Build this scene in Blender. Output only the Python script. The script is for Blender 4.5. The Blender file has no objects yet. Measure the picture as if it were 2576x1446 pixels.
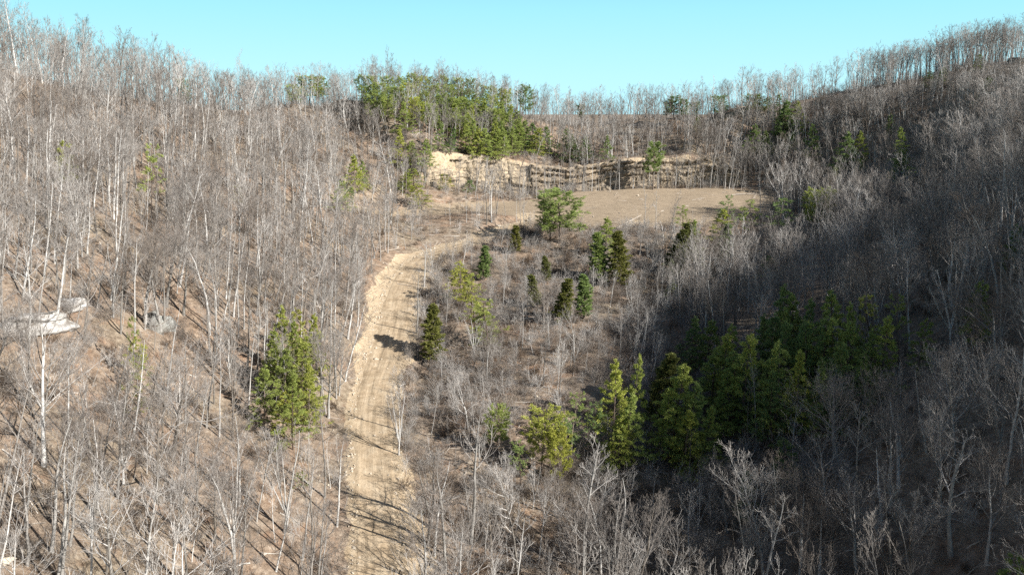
import bpy, math, random
import numpy as np
from mathutils import Vector, Matrix
R = math.radians
rng = np.random.default_rng(11)
random.seed(11)
scene = bpy.context.scene
col = scene.collection

# ------------------------------------------------------------ camera
FPX, PITCH = 1839.0, R(15.0)            # focal length in units of a 2576 wide picture
cam_d = bpy.data.cameras.new('camera'); cam = bpy.data.objects.new('camera', cam_d); col.objects.link(cam)
cam.location = (0, 0, 0); cam.rotation_euler = (R(90) - PITCH, 0, 0)
cam_d.sensor_width = 36; cam_d.lens = 36 * FPX / 2576; cam_d.clip_start = 0.5; cam_d.clip_end = 9000
scene.camera = cam

# ------------------------------------------------------------ sky, sun, exposure
SUN_EL, SUN_AZ = R(31), R(-27)          # azimuth measured from +X towards -Y: right of and a little behind the camera
sdir = Vector((math.cos(SUN_AZ) * math.cos(SUN_EL), math.sin(SUN_AZ) * math.cos(SUN_EL), math.sin(SUN_EL)))
world = bpy.data.worlds.new('World'); scene.world = world; world.use_nodes = True
wn = world.node_tree; wn.nodes.clear()
sky = wn.nodes.new('ShaderNodeTexSky'); sky.sky_type = 'NISHITA'; sky.sun_disc = False
sky.sun_elevation = SUN_EL; sky.sun_rotation = math.atan2(sdir.x, sdir.y)
sky.air_density = 1.0; sky.dust_density = 0.4; sky.ozone_density = 0.6; sky.altitude = 300
geo = wn.nodes.new('ShaderNodeTexCoord'); sx_ = wn.nodes.new('ShaderNodeSeparateXYZ'); wn.links.new(geo.outputs['Generated'], sx_.inputs[0])
band = wn.nodes.new('ShaderNodeValToRGB'); be = band.color_ramp.elements      # share of the pale winter haze colour, by height above the horizon
be[0].position = 0.10; be[0].color = (0.92,) * 3 + (1,); be[1].position = 0.30; be[1].color = (0.0,) * 3 + (1,)
wn.links.new(sx_.outputs['Z'], band.inputs[0])
hz = wn.nodes.new('ShaderNodeValToRGB'); he = hz.color_ramp.elements
he[0].position = 0.0; he[0].color = (0.385, 0.71, 0.80, 1); he[1].position = 0.15; he[1].color = (0.22, 0.60, 0.725, 1)
wn.links.new(sx_.outputs['Z'], hz.inputs[0])
k_ = wn.nodes.new('ShaderNodeMixRGB'); k_.blend_type = 'MULTIPLY'; k_.inputs[0].default_value = 1; k_.inputs[2].default_value = (14.9, 14.6, 14.6, 1)
wn.links.new(hz.outputs[0], k_.inputs[1])
tint = wn.nodes.new('ShaderNodeMixRGB'); wn.links.new(band.outputs[0], tint.inputs[0]); wn.links.new(k_.outputs[0], tint.inputs[2])
bg = wn.nodes.new('ShaderNodeBackground'); bg.inputs[1].default_value = 0.05
wo = wn.nodes.new('ShaderNodeOutputWorld')
wn.links.new(sky.outputs[0], tint.inputs[1]); wn.links.new(tint.outputs[0], bg.inputs[0]); wn.links.new(bg.outputs[0], wo.inputs[0])
sl = bpy.data.lights.new('sun', 'SUN'); sl.energy = 5.0; sl.angle = R(0.5); sl.color = (1.0, 0.955, 0.90)
so = bpy.data.objects.new('sun', sl); col.objects.link(so); so.rotation_euler = (-sdir).to_track_quat('-Z', 'Y').to_euler()
so.location = (100, -80, 120)
scene.view_settings.view_transform = 'Standard'; scene.view_settings.look = 'None'
scene.view_settings.exposure = 1.0; scene.view_settings.gamma = 1.0
scene.cycles.max_bounces = 5; scene.cycles.diffuse_bounces = 2; scene.cycles.transmission_bounces = 2
scene.cycles.use_denoising = False

# ------------------------------------------------------------ helpers
cP, sP = math.cos(PITCH), math.sin(PITCH)
def ray(px, py):
    a = (px - 1288) / FPX; b = (723 - py) / FPX
    return np.array([a, cP + b * sP, -sP + b * cP])
def p2w(px, py, Y):
    d = ray(px, py); return d * (Y / d[1])
def proj(p):
    p = np.asarray(p, float)
    f = p[..., 1] * cP - p[..., 2] * sP; u = p[..., 1] * sP + p[..., 2] * cP
    return 1288 + FPX * p[..., 0] / f, 723 - FPX * u / f, f
def sm(x, a, b):
    t = np.clip((x - a) / (b - a), 0, 1); return t * t * (3 - 2 * t)
def tag(o, label=None, cat=None, group=None, kind=None):
    if label: o['label'] = label
    if cat: o['category'] = cat
    if group: o['group'] = group
    if kind: o['kind'] = kind
    return o
def vnoise(x, y, s, seed=0):
    """smooth value noise, numpy"""
    x = np.asarray(x) / s + 1000; y = np.asarray(y) / s + 1000
    xi = np.floor(x).astype(np.int64); yi = np.floor(y).astype(np.int64); fx = x - xi; fy = y - yi
    fx = fx * fx * (3 - 2 * fx); fy = fy * fy * (3 - 2 * fy)
    def h(a, b):
        n = (a * 374761393 + b * 668265263 + seed * 974634777) & 0x7fffffff
        n = ((n ^ (n >> 13)) * 1274126177) & 0x7fffffff
        return ((n ^ (n >> 16)) & 0xffff) / 65535.0
    return (h(xi, yi) * (1 - fx) + h(xi + 1, yi) * fx) * (1 - fy) + (h(xi, yi + 1) * (1 - fx) + h(xi + 1, yi + 1) * fx) * fy - 0.5

def make_mesh(name, V, F, mats, midx=None, smooth=False):
    """V (n,3), F (m,k) array of same-size faces or list of such arrays"""
    me = bpy.data.meshes.new(name)
    Fs = F if isinstance(F, list) else [F]
    Fs = [f for f in Fs if len(f)]
    V = np.asarray(V, np.float32)
    me.vertices.add(len(V)); me.vertices.foreach_set('co', V.ravel())
    li = np.concatenate([f.ravel() for f in Fs]).astype(np.int32)
    tot = np.concatenate([np.full(len(f), f.shape[1]) for f in Fs]).astype(np.int32)
    me.loops.add(len(li)); me.loops.foreach_set('vertex_index', li)
    me.polygons.add(len(tot))
    st = np.concatenate([[0], np.cumsum(tot)[:-1]]).astype(np.int32)
    me.polygons.foreach_set('loop_start', st)
    try: me.polygons.foreach_set('loop_total', tot)
    except Exception: pass
    for m in (mats if isinstance(mats, (list, tuple)) else [mats]): me.materials.append(m)
    if midx is not None: me.polygons.foreach_set('material_index', np.asarray(midx, np.int32))
    if smooth: me.polygons.foreach_set('use_smooth', np.ones(len(tot), bool))
    me.update(calc_edges=True); me.validate()
    return me
def link(name, data, parent=None, loc=(0, 0, 0)):
    o = bpy.data.objects.new(name, data); col.objects.link(o); o.location = loc
    if parent: o.parent = parent
    return o

# ------------------------------------------------------------ materials
def new_mat(name):
    m = bpy.data.materials.new(name); m.use_nodes = True; nt = m.node_tree; nt.nodes.clear()
    out = nt.nodes.new('ShaderNodeOutputMaterial'); b = nt.nodes.new('ShaderNodeBsdfPrincipled')
    b.inputs['Roughness'].default_value = 0.9
    b.inputs['Specular IOR Level'].default_value = 0.15
    nt.links.new(b.outputs[0], out.inputs[0]); return m, nt, b, out
def N(nt, t, **k):
    n = nt.nodes.new(t)
    for a, v in k.items():
        if a.startswith('i_'): n.inputs[a[2:].replace('_', ' ')].default_value = v
        else: setattr(n, a, v)
    return n
def ramp(nt, fac, stops):
    r = nt.nodes.new('ShaderNodeValToRGB'); e = r.color_ramp.elements
    while len(e) < len(stops): e.new(0.5)
    for i, (p, c) in enumerate(stops):
        e[i].position = p; e[i].color = (*c, 1) if len(c) == 3 else c
    nt.links.new(fac, r.inputs[0]); return r.outputs[0]
def noise(nt, scale, detail=6, rough=0.6, vec=None, dist=0.0):
    n = nt.nodes.new('ShaderNodeTexNoise'); n.inputs['Scale'].default_value = scale
    n.inputs['Detail'].default_value = detail; n.inputs['Roughness'].default_value = rough; n.inputs['Distortion'].default_value = dist
    if vec is not None: nt.links.new(vec, n.inputs['Vector'])
    return n.outputs[0]
def mix(nt, f, a, b, mode='MIX'):
    m = nt.nodes.new('ShaderNodeMixRGB'); m.blend_type = mode
    for s, v in ((0, f), (1, a), (2, b)):
        if hasattr(v, 'is_output'): nt.links.new(v, m.inputs[s])
        else: m.inputs[s].default_value = v if s == 0 else (*v, 1)
    return m.outputs[0]
def gray(v): return (v, v, v)
def bump(nt, b, h, strength, dist):
    bn = nt.nodes.new('ShaderNodeBump'); bn.inputs['Strength'].default_value = strength; bn.inputs['Distance'].default_value = dist
    nt.links.new(h, bn.inputs['Height']); nt.links.new(bn.outputs[0], b.inputs['Normal'])

def bark_mat(name, lo, hi, spots=True):
    m, nt, b, out = new_mat(name)
    oi = N(nt, 'ShaderNodeObjectInfo'); tc = N(nt, 'ShaderNodeTexCoord')
    md = tuple((a * .5 + c_ * .5) for a, c_ in zip(lo, hi))
    c = ramp(nt, oi.outputs['Random'], [(0, tuple(v * w for v, w in zip(lo, (.72, .66, .60)))), (0.25, lo), (0.65, md), (0.9, hi), (1, tuple(min(.8, v * 1.2) for v in hi))])
    n = noise(nt, 1.3, 4, 0.7, tc.outputs['Object'])
    c = mix(nt, 1.0, c, ramp(nt, n, [(0.3, gray(0.6)), (0.7, gray(1.2))]), 'MULTIPLY')
    nt.links.new(c, b.inputs['Base Color']); return m
M_bark = bark_mat('bark_grey', (0.25, 0.235, 0.21), (0.58, 0.57, 0.54))
M_twig = bark_mat('twig_grey', (0.27, 0.245, 0.22), (0.49, 0.47, 0.44))
M_fine = bark_mat('twig_tips', (0.24, 0.212, 0.187), (0.43, 0.40, 0.365))
M_bark_far = bark_mat('bark_far', (0.26, 0.24, 0.215), (0.58, 0.565, 0.53))
M_brush = bark_mat('brush_twigs', (0.17, 0.125, 0.09), (0.34, 0.29, 0.24))
M_pinebark = bark_mat('pine_bark', (0.12, 0.09, 0.07), (0.20, 0.16, 0.13))

def needle_mat(name, a, b_, trans=0.25):
    m, nt, b, out = new_mat(name)
    oi = N(nt, 'ShaderNodeObjectInfo'); g = N(nt, 'ShaderNodeNewGeometry')
    c = ramp(nt, g.outputs['Random Per Island'], [(0, a), (0.6, b_), (1, tuple(min(1, x * 1.25) for x in b_))])
    c = mix(nt, 1.0, c, ramp(nt, oi.outputs['Random'], [(0, (0.8, 0.85, 0.9)), (0.5, (1, 1, 1)), (1, (1.25, 1.12, 0.85))]), 'MULTIPLY')
    tr = N(nt, 'ShaderNodeBsdfTranslucent'); ms = N(nt, 'ShaderNodeMixShader'); ms.inputs[0].default_value = trans
    nt.links.new(c, b.inputs['Base Color']); nt.links.new(c, tr.inputs[0])
    nt.links.new(b.outputs[0], ms.inputs[1]); nt.links.new(tr.outputs[0], ms.inputs[2]); nt.links.new(ms.outputs[0], out.inputs[0])
    b.inputs['Roughness'].default_value = 0.6
    return m
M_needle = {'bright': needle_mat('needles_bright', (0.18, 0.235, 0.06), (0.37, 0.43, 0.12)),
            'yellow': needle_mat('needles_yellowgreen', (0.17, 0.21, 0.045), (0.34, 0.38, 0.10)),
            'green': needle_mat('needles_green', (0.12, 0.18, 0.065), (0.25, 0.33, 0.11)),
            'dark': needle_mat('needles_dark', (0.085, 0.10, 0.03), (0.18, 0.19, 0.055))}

def ground_mat():
    m, nt, b, out = new_mat('leaf_litter_ground')
    tc = N(nt, 'ShaderNodeTexCoord'); P = tc.outputs['Object']
    at = N(nt, 'ShaderNodeAttribute', attribute_name='mask'); sp = N(nt, 'ShaderNodeSeparateColor'); nt.links.new(at.outputs['Color'], sp.inputs[0])
    n1 = noise(nt, 0.06, 5, 0.6, P); n2 = noise(nt, 0.9, 8, 0.75, P); n3 = noise(nt, 5.5, 4, 0.8, P); n4 = noise(nt, 0.25, 6, 0.7, P)
    lit = ramp(nt, n2, [(0.32, (0.095, 0.072, 0.054)), (0.45, (0.21, 0.162, 0.12)), (0.56, (0.30, 0.24, 0.182)), (0.70, (0.43, 0.37, 0.30))])
    lit = mix(nt, 1.0, lit, ramp(nt, n1, [(0.3, (1.0, 0.9, 0.82)), (0.5, (1, 1, 1)), (0.7, (1.05, 1.08, 1.0))]), 'MULTIPLY')
    lit = mix(nt, 1.0, lit, ramp(nt, n3, [(0.25, gray(0.5)), (0.5, gray(0.95)), (0.75, gray(1.4))]), 'MULTIPLY')
    orange = mix(nt, ramp(nt, n4, [(0.52, gray(0)), (0.7, gray(0.42))]), lit, (0.31, 0.165, 0.09))
    dirt = ramp(nt, n2, [(0.3, (0.28, 0.205, 0.13)), (0.5, (0.44, 0.345, 0.23)), (0.7, (0.55, 0.46, 0.335))])
    dirt = mix(nt, 1.0, dirt, ramp(nt, n3, [(0.3, gray(0.7)), (0.55, gray(1.0)), (0.75, gray(1.3))]), 'MULTIPLY')
    wv = N(nt, 'ShaderNodeMapping'); wv.inputs['Scale'].default_value = (0.35, 2.2, 1); nt.links.new(P, wv.inputs[0])
    n5 = noise(nt, 1.0, 7, 0.7, wv.outputs[0])
    fld = ramp(nt, n5, [(0.3, (0.19, 0.145, 0.10)), (0.5, (0.31, 0.245, 0.17)), (0.7, (0.41, 0.335, 0.24))])
    fld = mix(nt, 1.0, fld, ramp(nt, n3, [(0.3, gray(0.75)), (0.7, gray(1.2))]), 'MULTIPLY')
    def edge(ch, amt=0.9):
        a = N(nt, 'ShaderNodeMath', operation='MULTIPLY_ADD'); nt.links.new(n2, a.inputs[0]); a.inputs[1].default_value = amt
        nt.links.new(ch, a.inputs[2])
        return ramp(nt, a.outputs[0], [(0.85 - .0, gray(0)), (1.0, gray(1))])
    c = mix(nt, edge(sp.outputs[1]), orange, fld)
    c = mix(nt, edge(sp.outputs[0]), c, dirt)
    nt.links.new(c, b.inputs['Base Color'])
    h = mix(nt, 0.4, n2, n3)
    bump(nt, b, h, 0.9, 0.35)
    return m
M_ground = ground_mat()

def road_mat():
    m, nt, b, out = new_mat('graded_dirt')
    uv = N(nt, 'ShaderNodeTexCoord'); tc = uv.outputs['Object']
    mp = N(nt, 'ShaderNodeMapping'); mp.inputs['Scale'].default_value = (1.5, 0.07, 1); nt.links.new(uv.outputs['UV'], mp.inputs[0])
    tr = noise(nt, 1.0, 5, 0.6, mp.outputs[0]); n2 = noise(nt, 0.5, 8, 0.7, tc); n3 = noise(nt, 4, 5, 0.8, tc); n1 = noise(nt, 0.05, 3, .5, tc)
    c = ramp(nt, n2, [(0.3, (0.27, 0.20, 0.125)), (0.5, (0.405, 0.315, 0.21)), (0.7, (0.50, 0.41, 0.29))])
    c = mix(nt, 1.0, c, ramp(nt, tr, [(0.34, gray(0.7)), (0.45, gray(0.93)), (0.53, gray(1.0)), (0.64, gray(1.14))]), 'MULTIPLY')
    c = mix(nt, 1.0, c, ramp(nt, n3, [(0.3, gray(0.8)), (0.7, gray(1.15))]), 'MULTIPLY')
    nt.links.new(c, b.inputs['Base Color']); bump(nt, b, mix(nt, 0.65, tr, n2), 0.8, 0.35)
    return m
M_road = road_mat()

def rock_mat(name, stops, sc=0.35, stain=0.35):
    m, nt, b, out = new_mat(name)
    tc = N(nt, 'ShaderNodeTexCoord'); P = tc.outputs['Object']
    mp = N(nt, 'ShaderNodeMapping'); mp.inputs['Scale'].default_value = (1, 1, 3.5); nt.links.new(P, mp.inputs[0])
    n = noise(nt, sc, 8, 0.7, mp.outputs[0], 0.6); n2 = noise(nt, 2.5, 6, 0.75, P); n3 = noise(nt, 0.16, 4, 0.6, P)
    c = ramp(nt, n, stops)
    c = mix(nt, 1.0, c, ramp(nt, n2, [(0.3, gray(0.55)), (0.5, gray(1)), (0.7, gray(1.2))]), 'MULTIPLY')
    c = mix(nt, ramp(nt, n3, [(0.44, gray(0)), (0.58, gray(stain))]), c, (0.20, 0.18, 0.15))
    mp2 = N(nt, 'ShaderNodeMapping'); mp2.inputs['Scale'].default_value = (0.12, 0.12, 1.6); nt.links.new(P, mp2.inputs[0])
    seam = noise(nt, 1.0, 5, 0.6, mp2.outputs[0], 0.8)
    c = mix(nt, ramp(nt, seam, [(0.38, gray(0.9)), (0.43, gray(0)), (0.57, gray(0)), (0.62, gray(0.6))]), c, (0.13, 0.105, 0.08))
    nt.links.new(c, b.inputs['Base Color']); bump(nt, b, mix(nt, 0.5, n, n2), 0.8, 0.3)
    return m
M_cliff = rock_mat('sandstone_tan', [(0.3, (0.20, 0.15, 0.10)), (0.44, (0.33, 0.27, 0.19)), (0.56, (0.45, 0.37, 0.265)), (0.7, (0.54, 0.43, 0.27))])
M_cliff2 = rock_mat('sandstone_weathered', [(0.3, (0.10, 0.08, 0.06)), (0.45, (0.26, 0.205, 0.145)), (0.56, (0.42, 0.34, 0.24)), (0.7, (0.55, 0.44, 0.29))], 0.3, 0.6)
M_pale = rock_mat('sandstone_pale', [(0.3, (0.18, 0.165, 0.15)), (0.45, (0.37, 0.355, 0.33)), (0.6, (0.52, 0.51, 0.49)), (0.75, (0.36, 0.33, 0.28))], 0.7, 0.4)
M_greyrock = rock_mat('sandstone_grey', [(0.3, (0.15, 0.15, 0.135)), (0.5, (0.27, 0.275, 0.255)), (0.7, (0.36, 0.36, 0.335))], 0.5, 0.35)
M_log = bark_mat('weathered_log', (0.40, 0.35, 0.29), (0.6, 0.56, 0.5))
M_stone = rock_mat('rubble_stone', [(0.3, (0.38, 0.31, 0.22)), (0.5, (0.55, 0.48, 0.38)), (0.7, (0.66, 0.61, 0.53))], 0.8, 0.1)

# ------------------------------------------------------------ terrain
CL = [p2w(x, 465, Y)[:2] for x, Y in ((1060, 262), (1110, 270), (1170, 277), (1250, 284), (1400, 290), (1550, 295), (1700, 299), (1800, 299), (1900, 292))]
CL = np.array(CL)
def poly_dist(pl, x, y):
    """signed distance (positive on the left of travel), arc parameter"""
    x = np.asarray(x, float); y = np.asarray(y, float)
    best = np.full(x.shape, 1e9); sgn = np.zeros(x.shape); par = np.zeros(x.shape); s0 = 0.0
    for a, b in zip(pl[:-1], pl[1:]):
        d = b - a; L = math.hypot(*d); t = ((x - a[0]) * d[0] + (y - a[1]) * d[1]) / L / L; tc = np.clip(t, 0, 1)
        dx = x - a[0] - tc * d[0]; dy = y - a[1] - tc * d[1]; r = np.hypot(dx, dy); w = r < best
        best = np.where(w, r, best); sgn = np.where(w, np.sign(d[0] * dy - d[1] * dx), sgn); par = np.where(w, s0 + tc * L, par); s0 += L
    return best * sgn, par, s0
def cliff_h(par, L):
    return 11.5 * sm(par, 0, 12) * (1 - sm(par, L - 28, L - 2)) + 0 * par
def step(x, y):
    d, par, L = poly_dist(CL, x, y)
    return cliff_h(par, L) * sm(d, 0.3, 3.2) * (1 - sm(d, 30, 90))
ctl = []
for px, py, Y in [  # ground seen in the photograph: pixel and distance ahead
    (950,1446,85),(943,1200,103),(945,1000,128),(985,860,152),(1015,720,182),(1060,655,198),(1130,625,208),(1210,600,217),(1290,572,231),
    (225,1446,68),(0,1446,60),(100,1170,80),(600,1170,97),(760,1200,99),(750,1446,80),(500,1446,75),(600,1000,115),(780,1000,122),(100,850,103),(350,850,118),
    (350,575,150),(600,800,138),(800,800,150),(750,600,190),(860,640,190),(0,560,130),(0,350,170),(0,185,200),(500,268,262),(250,240,230),(750,256,290),
    (1000,252,305),(880,252,300),(1130,262,315),(1280,285,325),(1330,305,345),(1600,305,350),(1780,300,345),(1900,278,332),(2100,246,322),(2300,205,312),(2450,166,302),(2576,147,296),
    (300,400,195),(500,400,215),(700,360,265),(820,450,232),(700,480,215),(900,440,250),(960,532,238),(1100,532,240),(1200,520,245),(1000,400,275),(1130,350,293),(500,640,160),(200,640,130),
    (1300,510,258),(1450,490,280),(1640,480,290),(1800,478,292),(1950,482,285),(2030,490,275),(1450,560,235),(1600,566,232),(1750,560,236),(1900,545,242),
    (1200,900,146),(1300,1050,119),(1350,750,178),(1600,640,208),(1700,800,163),(1500,900,143),(1300,1250,101),(1100,1250,100),(1120,1446,87),(1100,1000,130),(1130,830,158),
    (1400,420,300),(1650,380,312),(1200,330,305)]:
    ctl.append(p2w(px, py, Y))
ctl += [(8,74,-68),(22,95,-66),(32,120,-62),(38,150,-58),(45,180,-53),(52,205,-48),
        (55,80,-54),(100,80,-20),(150,80,20),(210,80,52),(60,120,-49),(100,120,-25),(150,120,5),(210,120,28),  # unseen hill at far right, raised so its shade covers the hollow
        (75,160,-45),(112,160,-26),(165,160,2),(225,160,22),(95,200,-40),(140,200,-18),(190,200,5),(250,200,20),
        (118,240,-33),(165,240,-10),(210,240,8),(150,280,-11),(190,270,4),(60,40,-60),(110,30,-16),(160,20,20),(250,60,70),(260,130,55),(0,40,-72),(10,10,-76),
        (-40,40,-50),(-80,50,-24),(-110,80,-10),(-140,120,2),(-120,20,5),(-170,180,14),(-20,40,-66),(-15,60,-65),
        (-160,240,-2),(-120,310,-25),(-60,350,-30),(0,400,-45),(60,410,-48),(130,400,-42),(220,380,-20),(260,340,-5),(-220,300,-30),(-200,120,10),(260,260,12)]
ctl = np.array(ctl, float)
cz = ctl[:, 2] - step(ctl[:, 0], ctl[:, 1])
def tps(r): return np.where(r > 0, r * r * np.log(r + 1e-9), 0)
S = 100.0
A = ctl[:, :2] / S; n = len(A)
K = tps(np.hypot(A[:, None, 0] - A[None, :, 0], A[:, None, 1] - A[None, :, 1])) + 0.004 * np.eye(n)
Pm = np.c_[np.ones(n), A]
sol = np.linalg.solve(np.block([[K, Pm], [Pm.T, np.zeros((3, 3))]]), np.r_[cz, 0, 0, 0])
def natural(x, y):
    x = np.asarray(x, float); y = np.asarray(y, float); sh = x.shape; a = np.c_[x.ravel(), y.ravel()] / S; o = np.empty(len(a))
    for i in range(0, len(a), 20000):
        b = a[i:i + 20000]
        o[i:i + 20000] = tps(np.hypot(b[:, 0, None] - A[None, :, 0], b[:, 1, None] - A[None, :, 1])) @ sol[:n] + sol[n] + b @ sol[n + 1:]
    return o.reshape(sh)
road_px = [(950,1446,85),(943,1200,103),(945,1000,128),(985,860,152),(1015,720,182),(1060,655,198),(1130,625,208),(1210,600,217),(1290,572,231),(1380,545,240)]
rc = np.array([[-14, 40], [-17, 62]] + [list(p2w(*p)[:2]) for p in road_px])
def catmull(P, m=10):
    P = np.vstack([2 * P[0] - P[1], P, 2 * P[-1] - P[-2]]); out = []
    for i in range(1, len(P) - 2):
        for t in np.linspace(0, 1, m, endpoint=False):
            a, b, c, d = P[i - 1:i + 3]
            out.append(0.5 * ((2 * b) + (-a + c) * t + (2 * a - 5 * b + 4 * c - d) * t * t + (-a + 3 * b - 3 * c + d) * t ** 3))
    out.append(P[-2]); return np.array(out)
RC = catmull(rc, 8)
rz = natural(RC[:, 0], RC[:, 1]); kk = np.ones(9) / 9
rz = np.convolve(np.pad(rz, 4, 'edge'), kk, 'valid')
rs = np.concatenate([[0], np.cumsum(np.hypot(*np.diff(RC, axis=0).T))])
def in_poly(px, py, poly):
    r = np.zeros(np.shape(px), bool); n_ = len(poly); j = n_ - 1
    for i in range(n_):
        xi, yi = poly[i]; xj, yj = poly[j]
        r ^= ((yi > py) != (yj > py)) & (px < (xj - xi) * (py - yi) / (yj - yi + 1e-9) + xi); j = i
    return r
def dist_poly(x, y, poly):
    d, _, _ = poly_dist(np.vstack([poly, poly[:1]]), x, y); d = np.abs(d)
    return np.where(in_poly(x, y, poly), d, -d)
BW = [(1130,514,252),(1300,503,262),(1450,484,284),(1640,476,292),(1800,476,295),(1950,480,289),(2060,487,280),(2060,520,262),(1930,550,241),(1750,568,232),(1600,574,230),(1450,574,232),(1300,552,242)]
BW3 = np.array([p2w(*p) for p in BW]); bA = np.c_[np.ones(len(BW)), BW3[:, :2]]; bc = np.linalg.lstsq(bA, BW3[:, 2], rcond=None)[0]
def terr(x, y):
    z = natural(x, y)
    db = dist_poly(x, y, BW3[:, :2]); fl = sm(db, -7, 2)
    z = z + vnoise(x, y, 22, 1) * 2.0 + vnoise(x, y, 9, 2) * 1.1 + vnoise(x, y, 3.2, 3) * 0.45
    z = z * (1 - fl) + fl * (bc[0] + bc[1] * x + bc[2] * y + vnoise(x, y, 12, 2) * 0.5 + vnoise(x, y, 2.5, 3) * 0.12)
    # the levelled bench
    d, par, L = poly_dist(RC, x, y)
    zr = np.interp(par, rs, rz)
    hw = np.interp(par, [0, 64, 90, 143, 162, 230], [3.3, 3.6, 4.4, 4.6, 3.8, 2.8]); w = 1 - sm(np.abs(d), hw, hw + 3.8)
    z = z * (1 - w) + (zr + vnoise(x, y, 2, 8) * 0.12) * w
    berm = np.exp(-((d - hw - .3) / 0.6) ** 2) * 0.45 * (0.6 + vnoise(x, y, 2.2, 5))
    z = z + berm * (par > 30)
    z = z + step(x, y)
    far = sm(np.maximum(np.maximum(-x - 230, x - 290), np.maximum(y - 410, -y - 10)), 0, 260)
    z = z * (1 - far) + (-130 + vnoise(x, y, 300, 7) * 25) * far
    return z
gs = 1.25
xs = np.arange(-230, 270, gs); ys = np.arange(20, 405, gs)
out_ = np.cumsum(1.25 * 1.16 ** np.arange(1, 45))
out_ = out_[out_ < 4000]
XS = np.concatenate([xs[0] - out_[::-1], xs, xs[-1] + out_]); YS = np.concatenate([ys[0] - out_[::-1], ys, ys[-1] + out_])
GX, GY = np.meshgrid(XS, YS); GZ = np.zeros_like(GX)
inner = (GX > -1200) & (GX < 1200) & (GY > -1000) & (GY < 1400)
GZ[inner] = terr(GX[inner], GY[inner]); GZ[~inner] = -130
i0 = len(out_)
CZ = GZ[i0:i0 + len(ys), i0:i0 + len(xs)]
def H(x, y):
    x = np.asarray(x, float); y = np.asarray(y, float)
    fx = np.clip((x - xs[0]) / gs, 0, len(xs) - 1.001); fy = np.clip((y - ys[0]) / gs, 0, len(ys) - 1.001)
    i = fx.astype(int); j = fy.astype(int); a = fx - i; b = fy - j
    return (CZ[j, i] * (1 - a) + CZ[j, i + 1] * a) * (1 - b) + (CZ[j + 1, i] * (1 - a) + CZ[j + 1, i + 1] * a) * b
def hit(px, py, up=0.0):
    """where the line of sight through a pixel comes within `up` metres of the ground"""
    d = ray(px, py); Y = np.arange(35, 395, 0.25); p = d[None, :] * (Y / d[1])[:, None]
    g = p[:, 2] - H(p[:, 0], p[:, 1]) - up
    k = np.where(g <= 0)[0]
    i = k[0] if len(k) else int(np.argmin(g))
    return float(p[i, 0]), float(p[i, 1])
def lean_to(x, y, rot, k=.30):
    """slight growth lean out over the slope, in the tree's own frame, as x and y rotations"""
    e = 4.0; lx = -(H(x + e, y) - H(x - e, y)) / (2 * e) * k; ly = -(H(x, y + e) - H(x, y - e)) / (2 * e) * k
    lx = np.clip(lx, -.22, .22); ly = np.clip(ly, -.22, .22)
    c_, s_ = np.cos(rot), np.sin(rot); ax = lx * c_ + ly * s_; ay = -lx * s_ + ly * c_
    return -ay, ax
# world outline of the clearing
FIELD = np.array([hit(*p) for p in ((1130,512),(1300,505),(1420,488),(1500,477),(1640,474),(1800,474),(1950,478),(2035,484),(2010,520),(1930,548),(1780,566),(1600,572),(1470,575),(1380,560),(1300,545),(1180,533))])
FIELD_L = np.array([hit(*p) for p in ((860,505),(1130,505),(1180,535),(1000,545),(860,530))])
dR, pR, LR = poly_dist(RC, GX, GY)
road_n = vnoise(GX, GY, 4, 12) * 2
HWg = np.interp(pR, [0, 64, 90, 143, 162, 230], [2.9, 3.1, 3.7, 3.6, 2.9, 2.2])
m_dirt = (1 - sm(np.abs(dR), HWg, HWg + 1.5))
bank_w = np.interp(pR, [0, 35, 60, 90, 110, 140, 160, 175, 190, 215], [.4, .5, .6, 1.0, 2.2, 3.4, 3.6, 2.6, 1.5, .6])
m_dirt = np.maximum(m_dirt, (1 - sm(dR, HWg + bank_w + road_n - .6, HWg + bank_w + road_n + 1.2)) * (dR > 0))
shw = np.interp(pR, [0, 30, 50, 58, 68, 90, 140, 200], [4.5, 4.5, 4.5, 3.0, .8, .9, 1.5, .8])
m_dirt = np.maximum(m_dirt, (1 - sm(-dR, HWg + shw + road_n - .5, HWg + shw + road_n + 1.2)) * (dR <= 0))
m_dirt *= (np.abs(dR) < 25)
m_fld = np.maximum(sm(dist_poly(GX, GY, FIELD), -2, 2.5), 0.9 * sm(dist_poly(GX, GY, FIELD_L), -2, 3))
dC, pC, LC = poly_dist(CL, GX, GY)
m_dirt = np.maximum(m_dirt, 0.85 * (1 - sm(np.abs(dC - 0.5), 2.5, 4.5)) * (pC > 3) * (pC < LC - 25))
for (px, py, r) in ((1890, 283, 9), (1830, 290, 6), (1600, 560, 5), (1735, 372, 6), (1330, 545, 6)):
    x_, y_ = hit(px, py); m_dirt = np.maximum(m_dirt, 0.9 * (1 - sm(np.hypot(GX - x_, (GY - y_)), r * 0.5, r)))
V = np.c_[GX.ravel(), GY.ravel(), GZ.ravel()]
nx, ny = len(XS), len(YS)
ii = (np.arange(ny - 1)[:, None] * nx + np.arange(nx - 1)[None, :]).ravel()
F = np.c_[ii, ii + 1, ii + nx + 1, ii + nx]
me = make_mesh('ground', V, F, M_ground, smooth=True)
ca = me.color_attributes.new('mask', 'FLOAT_COLOR', 'POINT')
ca.data.foreach_set('color', np.c_[m_dirt.ravel(), m_fld.ravel(), np.zeros(V.shape[0]), np.ones(V.shape[0])].astype(np.float32).ravel())
tag(link('ground', me), kind='structure')

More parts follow.
